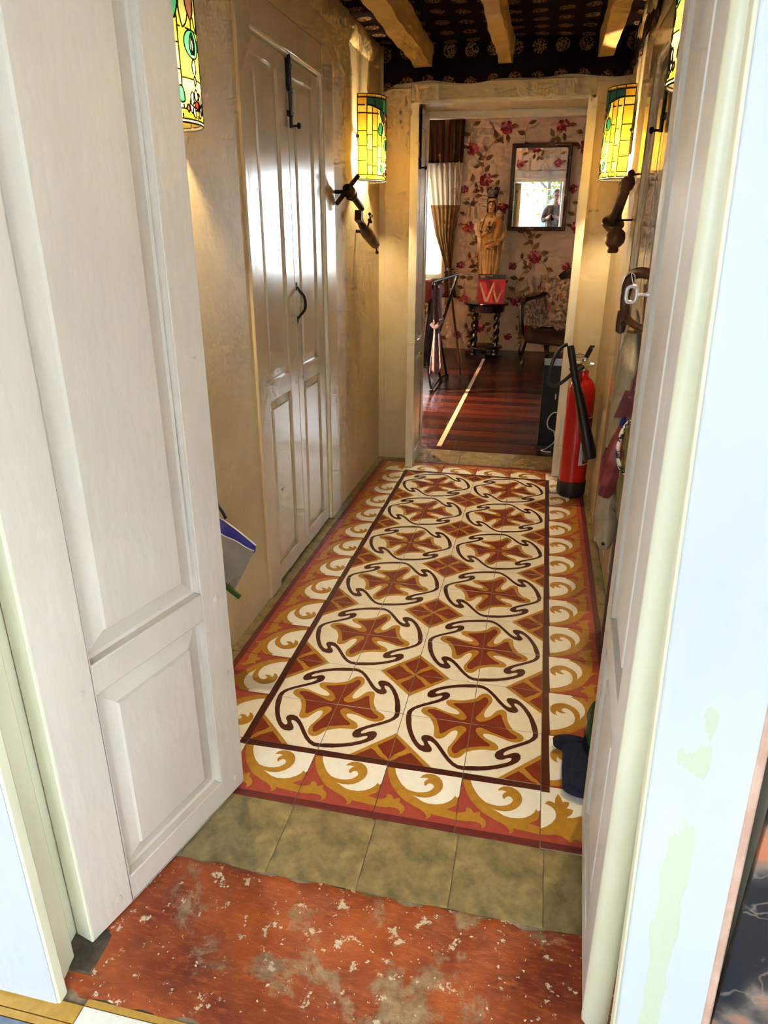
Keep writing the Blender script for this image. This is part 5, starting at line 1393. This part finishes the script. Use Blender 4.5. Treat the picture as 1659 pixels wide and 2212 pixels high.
mb = MB(); a = Vector((0.004, 0, 0.735)); b = Vector((0.022, -0.012, 0.785)); mb.obox((a+b)/2, (b-a)/2, (0.011, 0.0, -0.003), (0, 0.005, 0)); a2 = Vector((0.022, -0.012, 0.785)); mb.obox(a2+Vector((0.003, 0, 0.006)), (0.012, 0, 0), (0, 0.006, 0), (0.002, 0, 0.006)); mb.build('lever', M['black_gloss'], ex, bevel=0.002)
mb = MB(); mb.tube(spline([(-0.055, -0.02, 0.745), (-0.03, -0.025, 0.755), (0.0, -0.01, 0.745), (-0.03, -0.02, 0.738), (-0.055, -0.02, 0.74)], 4), 0.0018, 5); mb.build('safety_wire', M['rubber'], ex)
mb = MB(); mb.tube(spline([(-0.095, -0.045, 0.803), (-0.125, -0.05, 0.785), (-0.158, -0.05, 0.72), (-0.170, -0.05, 0.645), (-0.166, -0.05, 0.605), (-0.135, -0.055, 0.595), (-0.095, -0.065, 0.625), (-0.06, -0.05, 0.66), (-0.03, -0.02, 0.70)], 6), 0.009, 10); mb.build('hose', M['rubber'], ex)
mb = MB()
A = Vector((-0.082, -0.070, 0.800)); B = Vector((-0.048, -0.090, 0.665)); Cc = Vector((0.075, -0.105, 0.245))
mb.tube(spline([A, (A+B)/2, B], 5), [0.016, 0.018, 0.0185, 0.019, 0.0185, 0.018, 0.018, 0.018, 0.018, 0.019, 0.0195], 14); mb.build('horn_grip', M['rubber'], ex)
mb = MB(); pts = [B.lerp(Cc, i/10) for i in range(11)]; mb.tube(pts, [0.019, 0.020, 0.0215, 0.023, 0.0245, 0.026, 0.0275, 0.029, 0.031, 0.033, 0.034], 20, caps=False)
mb.tube([Cc, B.lerp(Cc, 0.5)], [0.032, 0.022], 20, caps=False); mb.tube([Cc+(B-Cc)*0.01, Cc], [0.0345, 0.0335], 20, caps=False); mb.build('horn', M['black_gloss'], ex)
mb = MB(); mb.tube([(-0.044, -0.08, 0.672), (-0.01, -0.03, 0.69)], 0.012, 10); mb.tube([(-0.06, -0.085, 0.70), (-0.052, -0.088, 0.685)], 0.021, 14); mb.build('horn_clip', M['rubber'], ex)
def patch(a0, a1, z0, z1, r, n=12):
    return lambda u, v: (r*math.sin(R(lerp(a0, a1, u))), -r*math.cos(R(lerp(a0, a1, u))), lerp(z0, z1, v))
mb = MB(); mb.grid(patch(16, 118, 0.185, 0.44, 0.0704), 20, 1); lab = mb.build('label', M['label_white'], ex)
mb = MB(); mb.grid(patch(33, 117, 0.190, 0.272, 0.0707), 16, 1); mb.grid(patch(33, 117, 0.315, 0.435, 0.0707), 16, 1); mb.build('label_panel', M['label_red'], lab)
mb = MB()
def lp(x, z): a = 52+x*820; return (0.0710*math.sin(R(a)), -0.0710*math.cos(R(a)), 0.232+z)
hexo = [lp(0.021*math.sin(k*PI/3), 0.028*math.cos(k*PI/3)) for k in range(7)]
for a, b in zip(hexo, hexo[1:]): mb.tube([a, b], 0.0012, 4)
mb.build('hexagon_mark', M['label_white'], lab)
mb = MB(); mb.tube([lp(-0.008, 0.0), lp(0.010, 0.0)], 0.0016, 5); mb.tube([lp(0.011*math.cos(t), 0.013*math.sin(t)) for t in [0.05+i*0.33 for i in range(17)]], 0.0016, 5); mb.build('letter_e', M['label_white'], lab)
mb = MB()
for k in range(6): mb.grid(patch(22, 27, 0.345+k*0.013, 0.353+k*0.013, 0.0708), 2, 1)
mb.grid(patch(23, 24.5, 0.20, 0.29, 0.0708), 1, 1); mb.build('fine_print', M['label_grey'], lab)

# ---- key in the front right leaf
ky = thing('door_key', 'silver key sticking out of the lock of the front right door leaf', 'key', (0.884, -0.085, 1.216))
mb = MB(); mb.tube([(0.0, 0, 0), (-0.022, 0.0, 0.0)], [0.0036, 0.0024], 10); mb.lathe([(0.0, 0), (0.0045, 0.001), (0.0045, 0.005), (0, 0.006)], (-0.001, 0, 0), (-1, 0, 0), 10); mb.lathe([(0.0, 0), (0.0045, 0.001), (0.0045, 0.004), (0, 0.005)], (-0.017, 0, 0), (-1, 0, 0), 10); mb.build('shank', M['key_silver'], ky)
mb = MB(); mb.tube([(-0.031-0.0088*math.copysign(abs(math.cos(t))**0.6, math.cos(t)), 0.0, 0.0135*math.copysign(abs(math.sin(t))**0.6, math.sin(t))) for t in [2*PI*i/28 for i in range(29)]], 0.0034, 8, caps=False); mb.build('bow', M['key_silver'], ky)
mb = MB(); mb.tube(spline([(-0.030, 0.0, 0.015), (-0.033, 0.002, 0.026), (-0.036, 0.0, 0.036), (-0.030, 0.0, 0.032), (-0.028, 0.0, 0.022)], 4), 0.0007, 4); mb.build('key_string', M['cable'], ky)

# ---- coat hooks and what hangs there, between the two doors on the right
RX = XR
rk = thing('coat_rack', 'brown lacquered coat hooks on a reddish board on the right wall', 'coat rack', (RX, 0.62, 1.10))
mb = MB(); mb.box(-0.014, -0.36, -0.26, 0.0, 0.10, 0.085); mb.build('board', M['hook_board'], rk, bevel=0.003)
def hook(y):
    mb = MB(); mb.tube(spline([(-0.010, y-0.03, 0.075), (-0.045, y+0.02, 0.110), (-0.080, y+0.10, 0.100), (-0.088, y+0.12, 0.05), (-0.086, y+0.115, 0.0), (-0.082, y+0.09, -0.035)], 6), [0.013]*6+[0.016]*12+[0.014]*13, 10)
    mb.tube(spline([(-0.085, y+0.11, -0.015), (-0.060, y+0.05, -0.035), (-0.010, y+0.0, -0.05)], 5), 0.011, 8)
    mb.lathe([(0.0, 0.036), (0.014, 0.032), (0.016, 0.0), (0.014, -0.030), (0.0, -0.038)], (-0.090, y+0.125, -0.035), (0, 0, 1), 12)
    mb.build('hook', M['brown_hook'], rk)
hook(0.11)
mb = MB(); mb.tube([(-0.052, 0.02, 0.088), (-0.040, -0.01, -0.04)], 0.015, 10); mb.lathe([(0.0, 0.012), (0.016, 0.008), (0.018, -0.012), (0.013, -0.03), (0.0, -0.032)], (-0.040, -0.01, -0.045), (0, 0, 1), 12); mb.build('hook', M['brown_hook'], rk)
be = thing('canvas_bag', 'long beige canvas sleeve hanging on the right wall beside the umbrella', 'bag', (RX, 0.98, 0))
mb = MB()
def beige(u, v):
    z = lerp(0.245, 1.02, v); t = u*2*PI
    wy, dx, cy, cx = interp([(0.245, 0.02, 0.008, 0.0, -0.035), (0.26, 0.055, 0.022, 0.0, -0.038), (0.30, 0.085, 0.034, 0.0, -0.042), (0.37, 0.10, 0.040, 0.0, -0.044), (0.45, 0.095, 0.038, 0.0, -0.043), (0.60, 0.085, 0.034, 0.0, -0.040), (0.8, 0.085, 0.034, 0.0, -0.038), (0.94, 0.08, 0.034, 0.0, -0.038), (1.02, 0.05, 0.022, 0.0, -0.034)], z)
    f = 1+0.05*math.sin(t*5+z*9)
    return (cx+dx*math.cos(t)*f, cy+wy*math.sin(t)*f, z)
mb.grid(beige, 26, 40, closeu=True); mb.poly([beige(i/26, 0) for i in range(26)]); mb.poly([beige(i/26, 1) for i in range(26)])
mb.build('canvas', M['beige_cloth'], be, sharp=60)
mb = MB(); mb.lathe([(0.006, 0), (0.007, 0.003), (0.003, 0.004)], (-0.050, -0.082, 0.30), (-0.3, -0.95, 0), 10); mb.build('eyelet', M['iron'], be)
mb = MB(); mb.tube(spline([(-0.03, 0.0, 1.01), (-0.03, -0.05, 1.06), (-0.05, -0.12, 1.10)], 4), 0.004, 6); mb.build('loop', M['beige_cloth'], be)
um = thing('umbrella', 'folded burgundy umbrella hanging by a strap next to the coat hooks', 'umbrella', (0.966, 0.80, 0.0))
mb = MB()
def umb(u, v):
    z = lerp(0.515, 0.755, v); t = u*2*PI
    r = interp([(0.515, 0.020), (0.525, 0.025), (0.555, 0.026), (0.562, 0.031), (0.62, 0.032), (0.68, 0.027), (0.72, 0.018), (0.755, 0.008)], z)[0]
    r *= 1+0.10*math.sin(3*t+z*60)+0.05*math.sin(7*t-z*30)
    return (r*math.cos(t)+0.10*(z-0.64), 1.25*r*math.sin(t), z)
mb.grid(umb, 30, 40, closeu=True); mb.poly([umb(i/30, 0) for i in range(30)]); mb.build('folded_canopy', M['burg_cloth'], um, sharp=40)
mb = MB(); mb.tube([(0.010, 0, 0.745), (0.014, 0.0, 0.785)], [0.009, 0.007], 10); mb.build('tip_band', M['bag_blue'], um)
mb = MB(); mb.tube([(-0.034, 0.01, 0.635), (-0.026, 0.012, 0.675)], 0.004, 6); mb.build('closing_tab', M['burg_leather'], um)
mb = MB(); mb.tube([(0.014, 0, 0.78), (0.026, -0.02, 0.83)], 0.003, 6); mb.build('wrist_cord', M['rope'], um)
lh = thing('leather_strap', 'burgundy leather strap with a riveted end tag hanging from the coat hooks', 'strap', (0.972, 0.60, 0))
mb = MB(); mb.tube([(0.012, 0.0, 1.03), (-0.010, 0.0, 0.895)], 0.0028, 6); mb.tube([(0.03, 0.0, 1.03), (-0.008, 0.0, 0.895)], 0.0028, 6); mb.build('cords', M['burg_leather'], lh)
mb = MB(); mb.prism([(-0.014, 0.0), (0.018, 0.0), (0.012, -0.075), (-0.036, -0.080)], (-0.010, 0.0, 0.905), (1, 0, 0), (0, 0, 1), (0, 0.004, 0)); mb.build('tag', M['burg_leather'], lh, bevel=0.001)
mb = MB(); mb.lathe([(0.0035, 0), (0.003, 0.002), (0.0, 0.002)], (-0.010, 0.0, 0.887), (0, -1, 0), 8); mb.build('rivet', M['steel'], lh)
ob = thing('olive_bag', 'crumpled olive bag with a black and white roped oval opening', 'bag', (0.976, 0.49, 0))
mb = MB()
def olive(u, v):
    z = lerp(0.545, 0.86, v); t = u*2*PI
    r = interp([(0.545, 0.008), (0.56, 0.018), (0.62, 0.026), (0.68, 0.026), (0.78, 0.027), (0.84, 0.020), (0.86, 0.008)], z)[0]
    r *= 1+0.10*math.sin(4*t+z*50)+0.06*math.sin(9*t-z*40)
    return (r*math.cos(t), 1.6*r*math.sin(t), z)
mb.grid(olive, 30, 40, closeu=True); mb.poly([olive(i/30, 0) for i in range(30)]); mb.build('bag_body', M['olive_bag'], ob, sharp=30)
mb = MB(); mb.tube([(-0.012+0.034*math.cos(t), -0.046, 0.785+0.075*math.sin(t)) for t in [2*PI*i/40 for i in range(41)]], 0.0055, 8, caps=False); mb.build('rope_rim', M['rope'], ob)
ck = MB(); ck.tube([(0.992, 0.66, 0.0), (0.994, 0.70, 0.47)], 0.008, 8); ck.tube(spline([(0.994, 0.70, 0.47), (0.993, 0.703, 0.495), (0.985, 0.705, 0.51), (0.975, 0.705, 0.50)], 4), 0.009, 8)
tag(ck.build('walking_stick', M['cane']), 'dark brown walking stick leaning on the right wall behind the front door leaf', 'stick')

# ---- things on the floor by the right leaf
nv = thing('navy_cushion', 'navy fleece draught cushion lying on the floor by the front right door leaf', 'cushion', (0.893, 0.055, 0.0))
mb = MB()
def cush(u, v):
    y = lerp(-0.095, 0.110, v); t = u*2*PI
    w = 0.042+(0.012 if y > 0.07 else 0); h = 0.024
    e = min(1, (v+0.02)*14, (1.02-v)*14)
    r = 1+0.04*math.sin(t*3+y*40)
    cx = -0.010 if y > 0.07 else 0
    return (cx+w*e**0.5*r*math.cos(t), y+0.02*math.cos(t)*(-0.3), 0.027+h*e*r*math.sin(t))
mb.grid(cush, 24, 30, closeu=True); mb.poly([cush(i/24, 0) for i in range(24)]); mb.poly([cush(i/24, 1) for i in range(24)]); mb.build('cushion_body', M['navy'], nv, sharp=70)
mb = MB(); mb.tube([(-0.058, 0.075, 0.04), (0.0, 0.075, 0.055), (0.05, 0.075, 0.045)], 0.003, 6); mb.build('seam', M['navy'], nv)
gb = MB()
def green(u, v):
    z = lerp(0.0, 0.15, v); t = u*2*PI
    r = interp([(0.0, 0.026), (0.03, 0.034), (0.09, 0.032), (0.13, 0.018), (0.15, 0.008)], z)[0]*(1+0.12*math.sin(3*t+z*40)+0.08*math.sin(7*t))
    return (r*math.cos(t), r*math.sin(t)*1.4, z)
gb.grid(green, 24, 20, closeu=True); gb.poly([green(i/24, 0) for i in range(24)]); gb.poly([green(i/24, 1) for i in range(24)])
tag(gb.build('foil_bag', M['green_bag'], loc=(0.938, 0.13, 0.046), sharp=30), 'crumpled dark green foil bag on the navy cushion', 'bag')

# ---- white shopping bag behind the left front leaf
sb = thing('shopping_bag', 'grey white shopping bag with blue lining behind the front left door leaf', 'bag', (-0.14, 0.27, 0.0))
fr_ = [(-0.085, 0.575), (0.092, 0.468), (0.008, 0.318), (-0.085, 0.372)]       # x, z outline of the front
bk_ = [(-0.085, 0.588), (0.090, 0.474), (0.008, 0.322), (-0.085, 0.376)]
def q4(c, u, v):
    a = Vector(c[0]).lerp(Vector(c[1]), u); b = Vector(c[3]).lerp(Vector(c[2]), u); return a.lerp(b, v)
def bf(u, v):
    q = q4(fr_, u, v); return (q.x, -0.030-0.022*math.sin(PI*min(1, u*0.9))*(1-v)-0.005*math.sin(u*15+v*8)*math.sin(v*11+u*3)+0.02*u*v, q.y)
def bb(u, v):
    q = q4(bk_, u, v); return (q.x, -0.008+0.008*math.sin(PI*min(1, u*0.9))*(1-v)-0.012*u, q.y)
mb = MB(); mb.grid(bf, 24, 18); mb.grid(bb, 24, 12)
for f in (lambda t: (1, t), lambda t: (t, 1)):
    mb.grid(lambda u, v, f=f: Vector(bf(*f(u))).lerp(Vector(bb(*f(u))), v), 16, 3)
mb.build('bag_side', M['bag_white'], sb, sharp=60)
mb = MB(); mb.grid(lambda u, v: Vector(bb(u, 0)).lerp(Vector(bf(u, 0.02))+Vector((0, 0.004, -0.006)), v)+Vector((0, 0, -0.004*math.sin(PI*v))), 24, 4); mb.build('blue_lining', M['bag_blue'], sb)
mb = MB(); mb.tube([bf(i/24, 0) for i in range(25)], 0.0016, 6); mb.tube([Vector(bb(i/24, 0))+Vector((0, 0, 0.002)) for i in range(25)], 0.0024, 6); mb.build('rim', M['label_white'], sb)
mb = MB(); mb.obox((0.0, -0.055, 0.355), (0.045, 0, -0.034), (0, 0.004, 0), (0.005, 0, 0.007)); mb.build('green_handle', M['bag_green'], sb, bevel=0.003)
mb = MB(); mb.tube(spline([(-0.07, 0.0, 0.60), (-0.045, 0.0, 0.605), (-0.02, 0.0, 0.575), (-0.005, 0.0, 0.545)], 5), 0.008, 8, flat=0.4); mb.build('black_strap', M['rubber'], sb)
mb = MB(); mb.tube([(-0.07, 0.0, 0.60), (-0.088, 0.0, 0.80)], 0.003, 6); mb.lathe([(0.010, 0), (0.007, 0.02)], (-0.095, 0.0, 0.80), (1, 0, 0), 10); mb.build('hanger', M['iron'], sb)
# ================================================================== PHOTOGRAPHER (seen in the mirror)
pr = thing('person', 'person in a brown jacket and grey shirt holding a black phone, reflected in the mirror', 'person', (0.775, -1.86, 0.0))
def skinned(name, verts, edges, radii, m, parent, sub=2, root=0):
    me = bpy.data.meshes.new(name); me.from_pydata([Vector(v) for v in verts], edges, [])
    o = link(name, me, parent); me.materials.append(m)
    o.modifiers.new('skin', 'SKIN')
    lay = me.skin_vertices[0] if me.skin_vertices else None
    if lay is None:
        bm = bmesh.new(); bm.from_mesh(me); bm.verts.layers.skin.verify(); bm.to_mesh(me); bm.free(); lay = me.skin_vertices[0]
    for i, r in enumerate(radii):
        lay.data[i].radius = r if isinstance(r, tuple) else (r, r)
        lay.data[i].use_root = (i == root)
    s = o.modifiers.new('sub', 'SUBSURF'); s.levels = sub; s.render_levels = sub
    o.modifiers['skin'].use_smooth_shade = True
    return o
# local: facing +y (towards the mirror), z up; hands hold the phone in front of the chest
HD = Vector((-0.075, 0.375, 1.315))
def chain(*lists):
    vs, es, rs = [], [], []
    return vs, es, rs
# body in one surface: pelvis, spine, neck, head core, arms, legs
V = [(0, 0, 0.98), (0, 0.0, 1.15), (0, -0.01, 1.32), (0, -0.01, 1.44), (0, 0.0, 1.52), (0.0, 0.012, 1.60), (0, 0.03, 1.66), (0, 0.02, 1.75)]
E_ = [(0, 1), (1, 2), (2, 3), (3, 4), (4, 5), (5, 6), (6, 7)]
RR = [(0.165, 0.12), (0.150, 0.11), (0.165, 0.115), (0.13, 0.09), (0.058, 0.058), (0.066, 0.075), (0.074, 0.092), (0.070, 0.088)]
def add(pts, rads, start):
    prev = start
    for p, r in zip(pts, rads):
        V.append(p); RR.append(r); E_.append((prev, len(V)-1)); prev = len(V)-1
    return prev
armL = add([(-0.185, -0.01, 1.44), (-0.265, 0.05, 1.18), (-0.14, 0.26, 1.265), (-0.115, 0.325, 1.29)], [0.068, 0.046, 0.034, 0.030], 3)
armR = add([(0.185, -0.01, 1.44), (0.255, 0.04, 1.16), (0.06, 0.28, 1.25), (0.0, 0.345, 1.28)], [0.068, 0.046, 0.034, 0.030], 3)
add([(-0.095, 0, 0.90), (-0.105, 0.01, 0.50), (-0.105, -0.02, 0.10), (-0.11, 0.10, 0.045)], [0.095, 0.062, 0.045, 0.038], 0)
add([(0.095, 0, 0.90), (0.105, 0.01, 0.50), (0.105, -0.02, 0.10), (0.11, 0.10, 0.045)], [0.095, 0.062, 0.045, 0.038], 0)
skinned('body', V, E_, RR, M['skin'], pr, 2)
# hands: palm and five fingers each, closed around the phone
def hand(name, w, knuckle_dir, side):
    w = Vector(w)
    vs = [w, w+Vector((side*0.012, 0.035, 0.012)), w+Vector((side*0.018, 0.060, 0.018))]; es = [(0, 1), (1, 2)]; rs = [0.024, (0.036, 0.018), (0.038, 0.016)]
    for k in range(4):
        b = w+Vector((side*0.018, 0.060, 0.018))+Vector((0, 0.0, 0.027-0.018*k))
        l = (0.9, 1.0, 0.95, 0.75)[k]
        q = [b, b+Vector((side*0.030*l, 0.012, 0.004)), b+Vector((side*0.050*l, 0.0, 0.006)), b+Vector((side*0.058*l, -0.018, 0.006))]
        i0 = len(vs); vs += q; es += [(2, i0), (i0, i0+1), (i0+1, i0+2), (i0+2, i0+3)]; rs += [0.0105, 0.0095, 0.0085, 0.008]
    b = w+Vector((side*0.010, 0.02, 0.03)); i0 = len(vs)
    vs += [b, b+Vector((side*0.025, 0.005, 0.025)), b+Vector((side*0.045, 0.010, 0.030))]; es += [(1, i0), (i0, i0+1), (i0+1, i0+2)]; rs += [0.013, 0.011, 0.009]
    return skinned(name, vs, es, rs, M['skin'], pr, 1)
hand('hand', (-0.125, 0.325, 1.275), None, 1); hand('hand', (0.005, 0.345, 1.265), None, -1)
# face
mb = MB()
fz = 1.675
mb.ball((0, 0.035, 1.70), 0.078, 0.096, 0.118, 20, 14); mb.ball((0, 0.07, 1.625), 0.050, 0.052, 0.045, 14, 10); mb.build('head', M['skin'], pr)
mb = MB(); mb.tube(spline([(0, 0.122, 1.715), (0, 0.140, 1.685), (0, 0.150, 1.668), (0, 0.132, 1.658)], 4), [0.008]*5+[0.012]*5+[0.014]*3, 8); mb.build('nose', M['skin'], pr)
mb = MB()
for s in (-1, 1): mb.ball((s*0.080, 0.02, 1.69), 0.012, 0.02, 0.032, 8, 8)
mb.build('ears', M['skin'], pr)
mb = MB()
for s in (-1, 1): mb.ball((s*0.031, 0.120, 1.705), 0.011, 0.008, 0.007, 8, 6)
mb.build('eyes', M['statue_eye'], pr)
mb = MB(); mb.ball((0, 0.122, 1.628), 0.024, 0.008, 0.006, 10, 6); mb.build('mouth', M['lips'], pr)
mb = MB()
def hair(u, v):
    t = u*2*PI; a = lerp(0.12, PI/2, v)
    front = max(0, math.sin(t))
    a = max(a, 0.62*front+0.12*(1-front)) if v < 0.5 else a
    r = 1.07+0.03*math.sin(t*9)
    return (0.080*r*math.cos(a)*math.cos(t), 0.030+0.098*r*math.cos(a)*math.sin(t), 1.705+0.122*r*math.sin(a))
mb.grid(hair, 32, 12, closeu=True); mb.build('hair', M['hair'], pr, sharp=None)
mb = MB()
for s in (-1, 1): mb.tube([(s*0.033+0.024*math.cos(t), 0.135, 1.705+0.018*math.sin(t)) for t in [2*PI*i/16 for i in range(17)]], 0.0018, 5); mb.tube([(s*0.057, 0.133, 1.71), (s*0.082, 0.02, 1.705)], 0.0016, 5)
mb.tube([(-0.009, 0.137, 1.708), (0.009, 0.137, 1.708)], 0.0016, 5); mb.build('glasses', M['iron'], pr)
# clothes: shirt front, jacket with sleeves, trousers, shoes
skinned('shirt', [(0, 0.005, 0.98), (0, 0.005, 1.2), (0, 0.0, 1.36), (0, 0.0, 1.46), (0, 0.003, 1.525)], [(0, 1), (1, 2), (2, 3), (3, 4)], [(0.172, 0.128), (0.162, 0.124), (0.176, 0.126), (0.135, 0.10), (0.072, 0.07)], M['shirt'], pr, 2)
JV = [(0, -0.025, 0.94), (0, -0.03, 1.15), (0, -0.035, 1.33), (0, -0.035, 1.45), (0, -0.03, 1.52)]
JE = [(0, 1), (1, 2), (2, 3), (3, 4)]; JR = [(0.192, 0.125), (0.180, 0.12), (0.190, 0.122), (0.155, 0.098), (0.085, 0.075)]
def jadd(pts, rads, start):
    prev = start
    for p, r in zip(pts, rads):
        JV.append(p); JR.append(r); JE.append((prev, len(JV)-1)); prev = len(JV)-1
jadd([(-0.19, -0.01, 1.435), (-0.27, 0.05, 1.175), (-0.165, 0.22, 1.245)], [0.083, 0.064, 0.048], 3)
jadd([(0.19, -0.01, 1.435), (0.26, 0.04, 1.155), (0.10, 0.24, 1.232)], [0.083, 0.064, 0.048], 3)
skinned('jacket', JV, JE, JR, M['jacket'], pr, 2)
for s in (-1, 1):
    mb = MB()
    mb.grid(lambda u, v, s=s: (s*(0.050+0.105*u+0.02*(1-v)), 0.128-0.045*u**2+0.006*math.sin(v*9), lerp(0.80, 1.47-0.02*u, v)), 6, 14); o = mb.build('jacket_front', M['jacket'], pr); o.modifiers.new('t', 'SOLIDIFY').thickness = 0.012
skinned('trousers', [(0, 0, 1.0), (0, 0, 0.92), (-0.097, 0, 0.86), (-0.106, 0.01, 0.5), (-0.106, -0.015, 0.09), (0.097, 0, 0.86), (0.106, 0.01, 0.5), (0.106, -0.015, 0.09)], [(0, 1), (1, 2), (2, 3), (3, 4), (1, 5), (5, 6), (6, 7)], [(0.172, 0.128), (0.175, 0.13), 0.108, 0.078, 0.066, 0.108, 0.078, 0.066], M['trousers'], pr, 2)
for s in (-1, 1):
    mb = MB(); mb.ball((s*0.11, 0.06, 0.042), 0.052, 0.145, 0.042, 14, 8); mb.box(s*0.11-0.048, -0.07, 0.0, s*0.11+0.048, 0.19, 0.014); mb.build('shoe', M['shoe'], pr)
ph = MB(); ph.box(-0.037, -0.005, -0.078, 0.037, 0.004, 0.078); ph.box(-0.030, 0.004, 0.030, -0.002, 0.006, 0.070)
tag(ph.build('phone', M['black_gloss'], loc=(CAM.x+0.012, CAM.y-0.012, CAM.z-0.045), rot=(PITCH*0.9, 0, 0), bevel=0.004), 'black phone held up by the person in the mirror', 'phone')

# ================================================================== OUTSIDE THE WINDOWS
mb = MB(); mb.box(-30, -40, -0.25, 30, AY0-0.15, -0.12); mb.box(AX1+0.15, AY0-0.15, -0.25, 30, 30, -0.12); mb.box(-30, BY1+0.2, -0.25, AX1+0.15, 30, -0.12); mb.box(-30, AY0-0.15, -0.25, BX0-0.15, BY1+0.2, -0.12)
tag(mb.build('ground', M['ground'], sharp=None), kind='structure')
def tree(loc, h, crown, label, m, n=1500, seed=1, leaf=0.09, branches=9, lean_=0.0):
    rnd = random.Random(seed)
    t = thing('tree', label, 'tree', loc)
    mb = MB(); tips = []
    top = Vector((lean_, 0, h*0.62))
    mb.tube(spline([(0, 0, -0.13), (lean_*0.3, 0, h*0.3), top], 5), [0.09]*4+[0.07]*4+[0.05]*3, 8)
    for i in range(branches):
        a = 2*PI*i/branches+rnd.uniform(-0.3, 0.3); z = rnd.uniform(0.3, 0.62)*h
        b = Vector((lean_*z/h, 0, z)); e = b+Vector((math.cos(a)*crown*rnd.uniform(0.5, 0.95), math.sin(a)*crown*rnd.uniform(0.4, 0.8), rnd.uniform(0.1, 0.35)*h))
        mid = (b+e)/2+Vector((rnd.uniform(-.15, .15), rnd.uniform(-.15, .15), rnd.uniform(-0.1, 0.2)))
        mb.tube(spline([b, mid, e], 4), [0.035]*4+[0.022]*4+[0.010], 6); tips += [mid, e, (mid+e)/2]
    mb.build('trunk', M['bark'], t)
    mb = MB()
    for i in range(n):
        c = rnd.choice(tips)+Vector((rnd.gauss(0, crown*0.22), rnd.gauss(0, crown*0.22), rnd.gauss(0, crown*0.2)))
        d = Vector((rnd.gauss(0, 1), rnd.gauss(0, 1), rnd.gauss(0, 0.6))).normalized(); s = d.orthogonal().normalized(); q = leaf*rnd.uniform(0.6, 1.3)
        mb.poly([c-d*q, c+s*q*0.4, c+d*q, c-s*q*0.4])
    o = mb.build('foliage', m, t, sharp=None); o['kind'] = 'stuff'
    return t
tree((0.55, -7.2, 0), 4.2, 1.5, 'tree with loose yellow green leaves outside the entrance window, seen in the mirror', M['foliage'], 900, 3, 0.10, 10)
tree((-2.6, -9.6, 0), 3.2, 1.3, 'darker green tree outside the entrance window, seen in the mirror', M['foliage2'], 1100, 8, 0.09, 9)
hb = thing('house', 'pale house with blue louvred shutters across the street, seen in the mirror', 'house', (0.0, -13.5, -0.12))
mb = MB(); mb.box(-6, -4, 0, 6, 0, 2.6); mb.build('house_wall', M['facade'], hb)
mb = MB(); mb.prism([(-6.2, 2.6), (6.2, 2.6), (5.6, 3.3), (-5.6, 3.3)], (0, 0.15, 0), (1, 0, 0), (0, 0, 1), (0, -4.2, 0)); mb.build('roof', M['shutter_blue'], hb)
sm_ = None
for k, x in enumerate((-3.4, -1.55, 0.3, 2.2)):
    for zz in (0.75,):
        mb = MB(); mb.box(x, 0.0, zz, x+0.75, 0.05, zz+1.4)
        for q in range(14): mb.box(x+0.05, 0.05, zz+0.06+q*0.095, x+0.70, 0.065, zz+0.11+q*0.095)
        mb.build('shutter', M['shutter_blue'], hb)
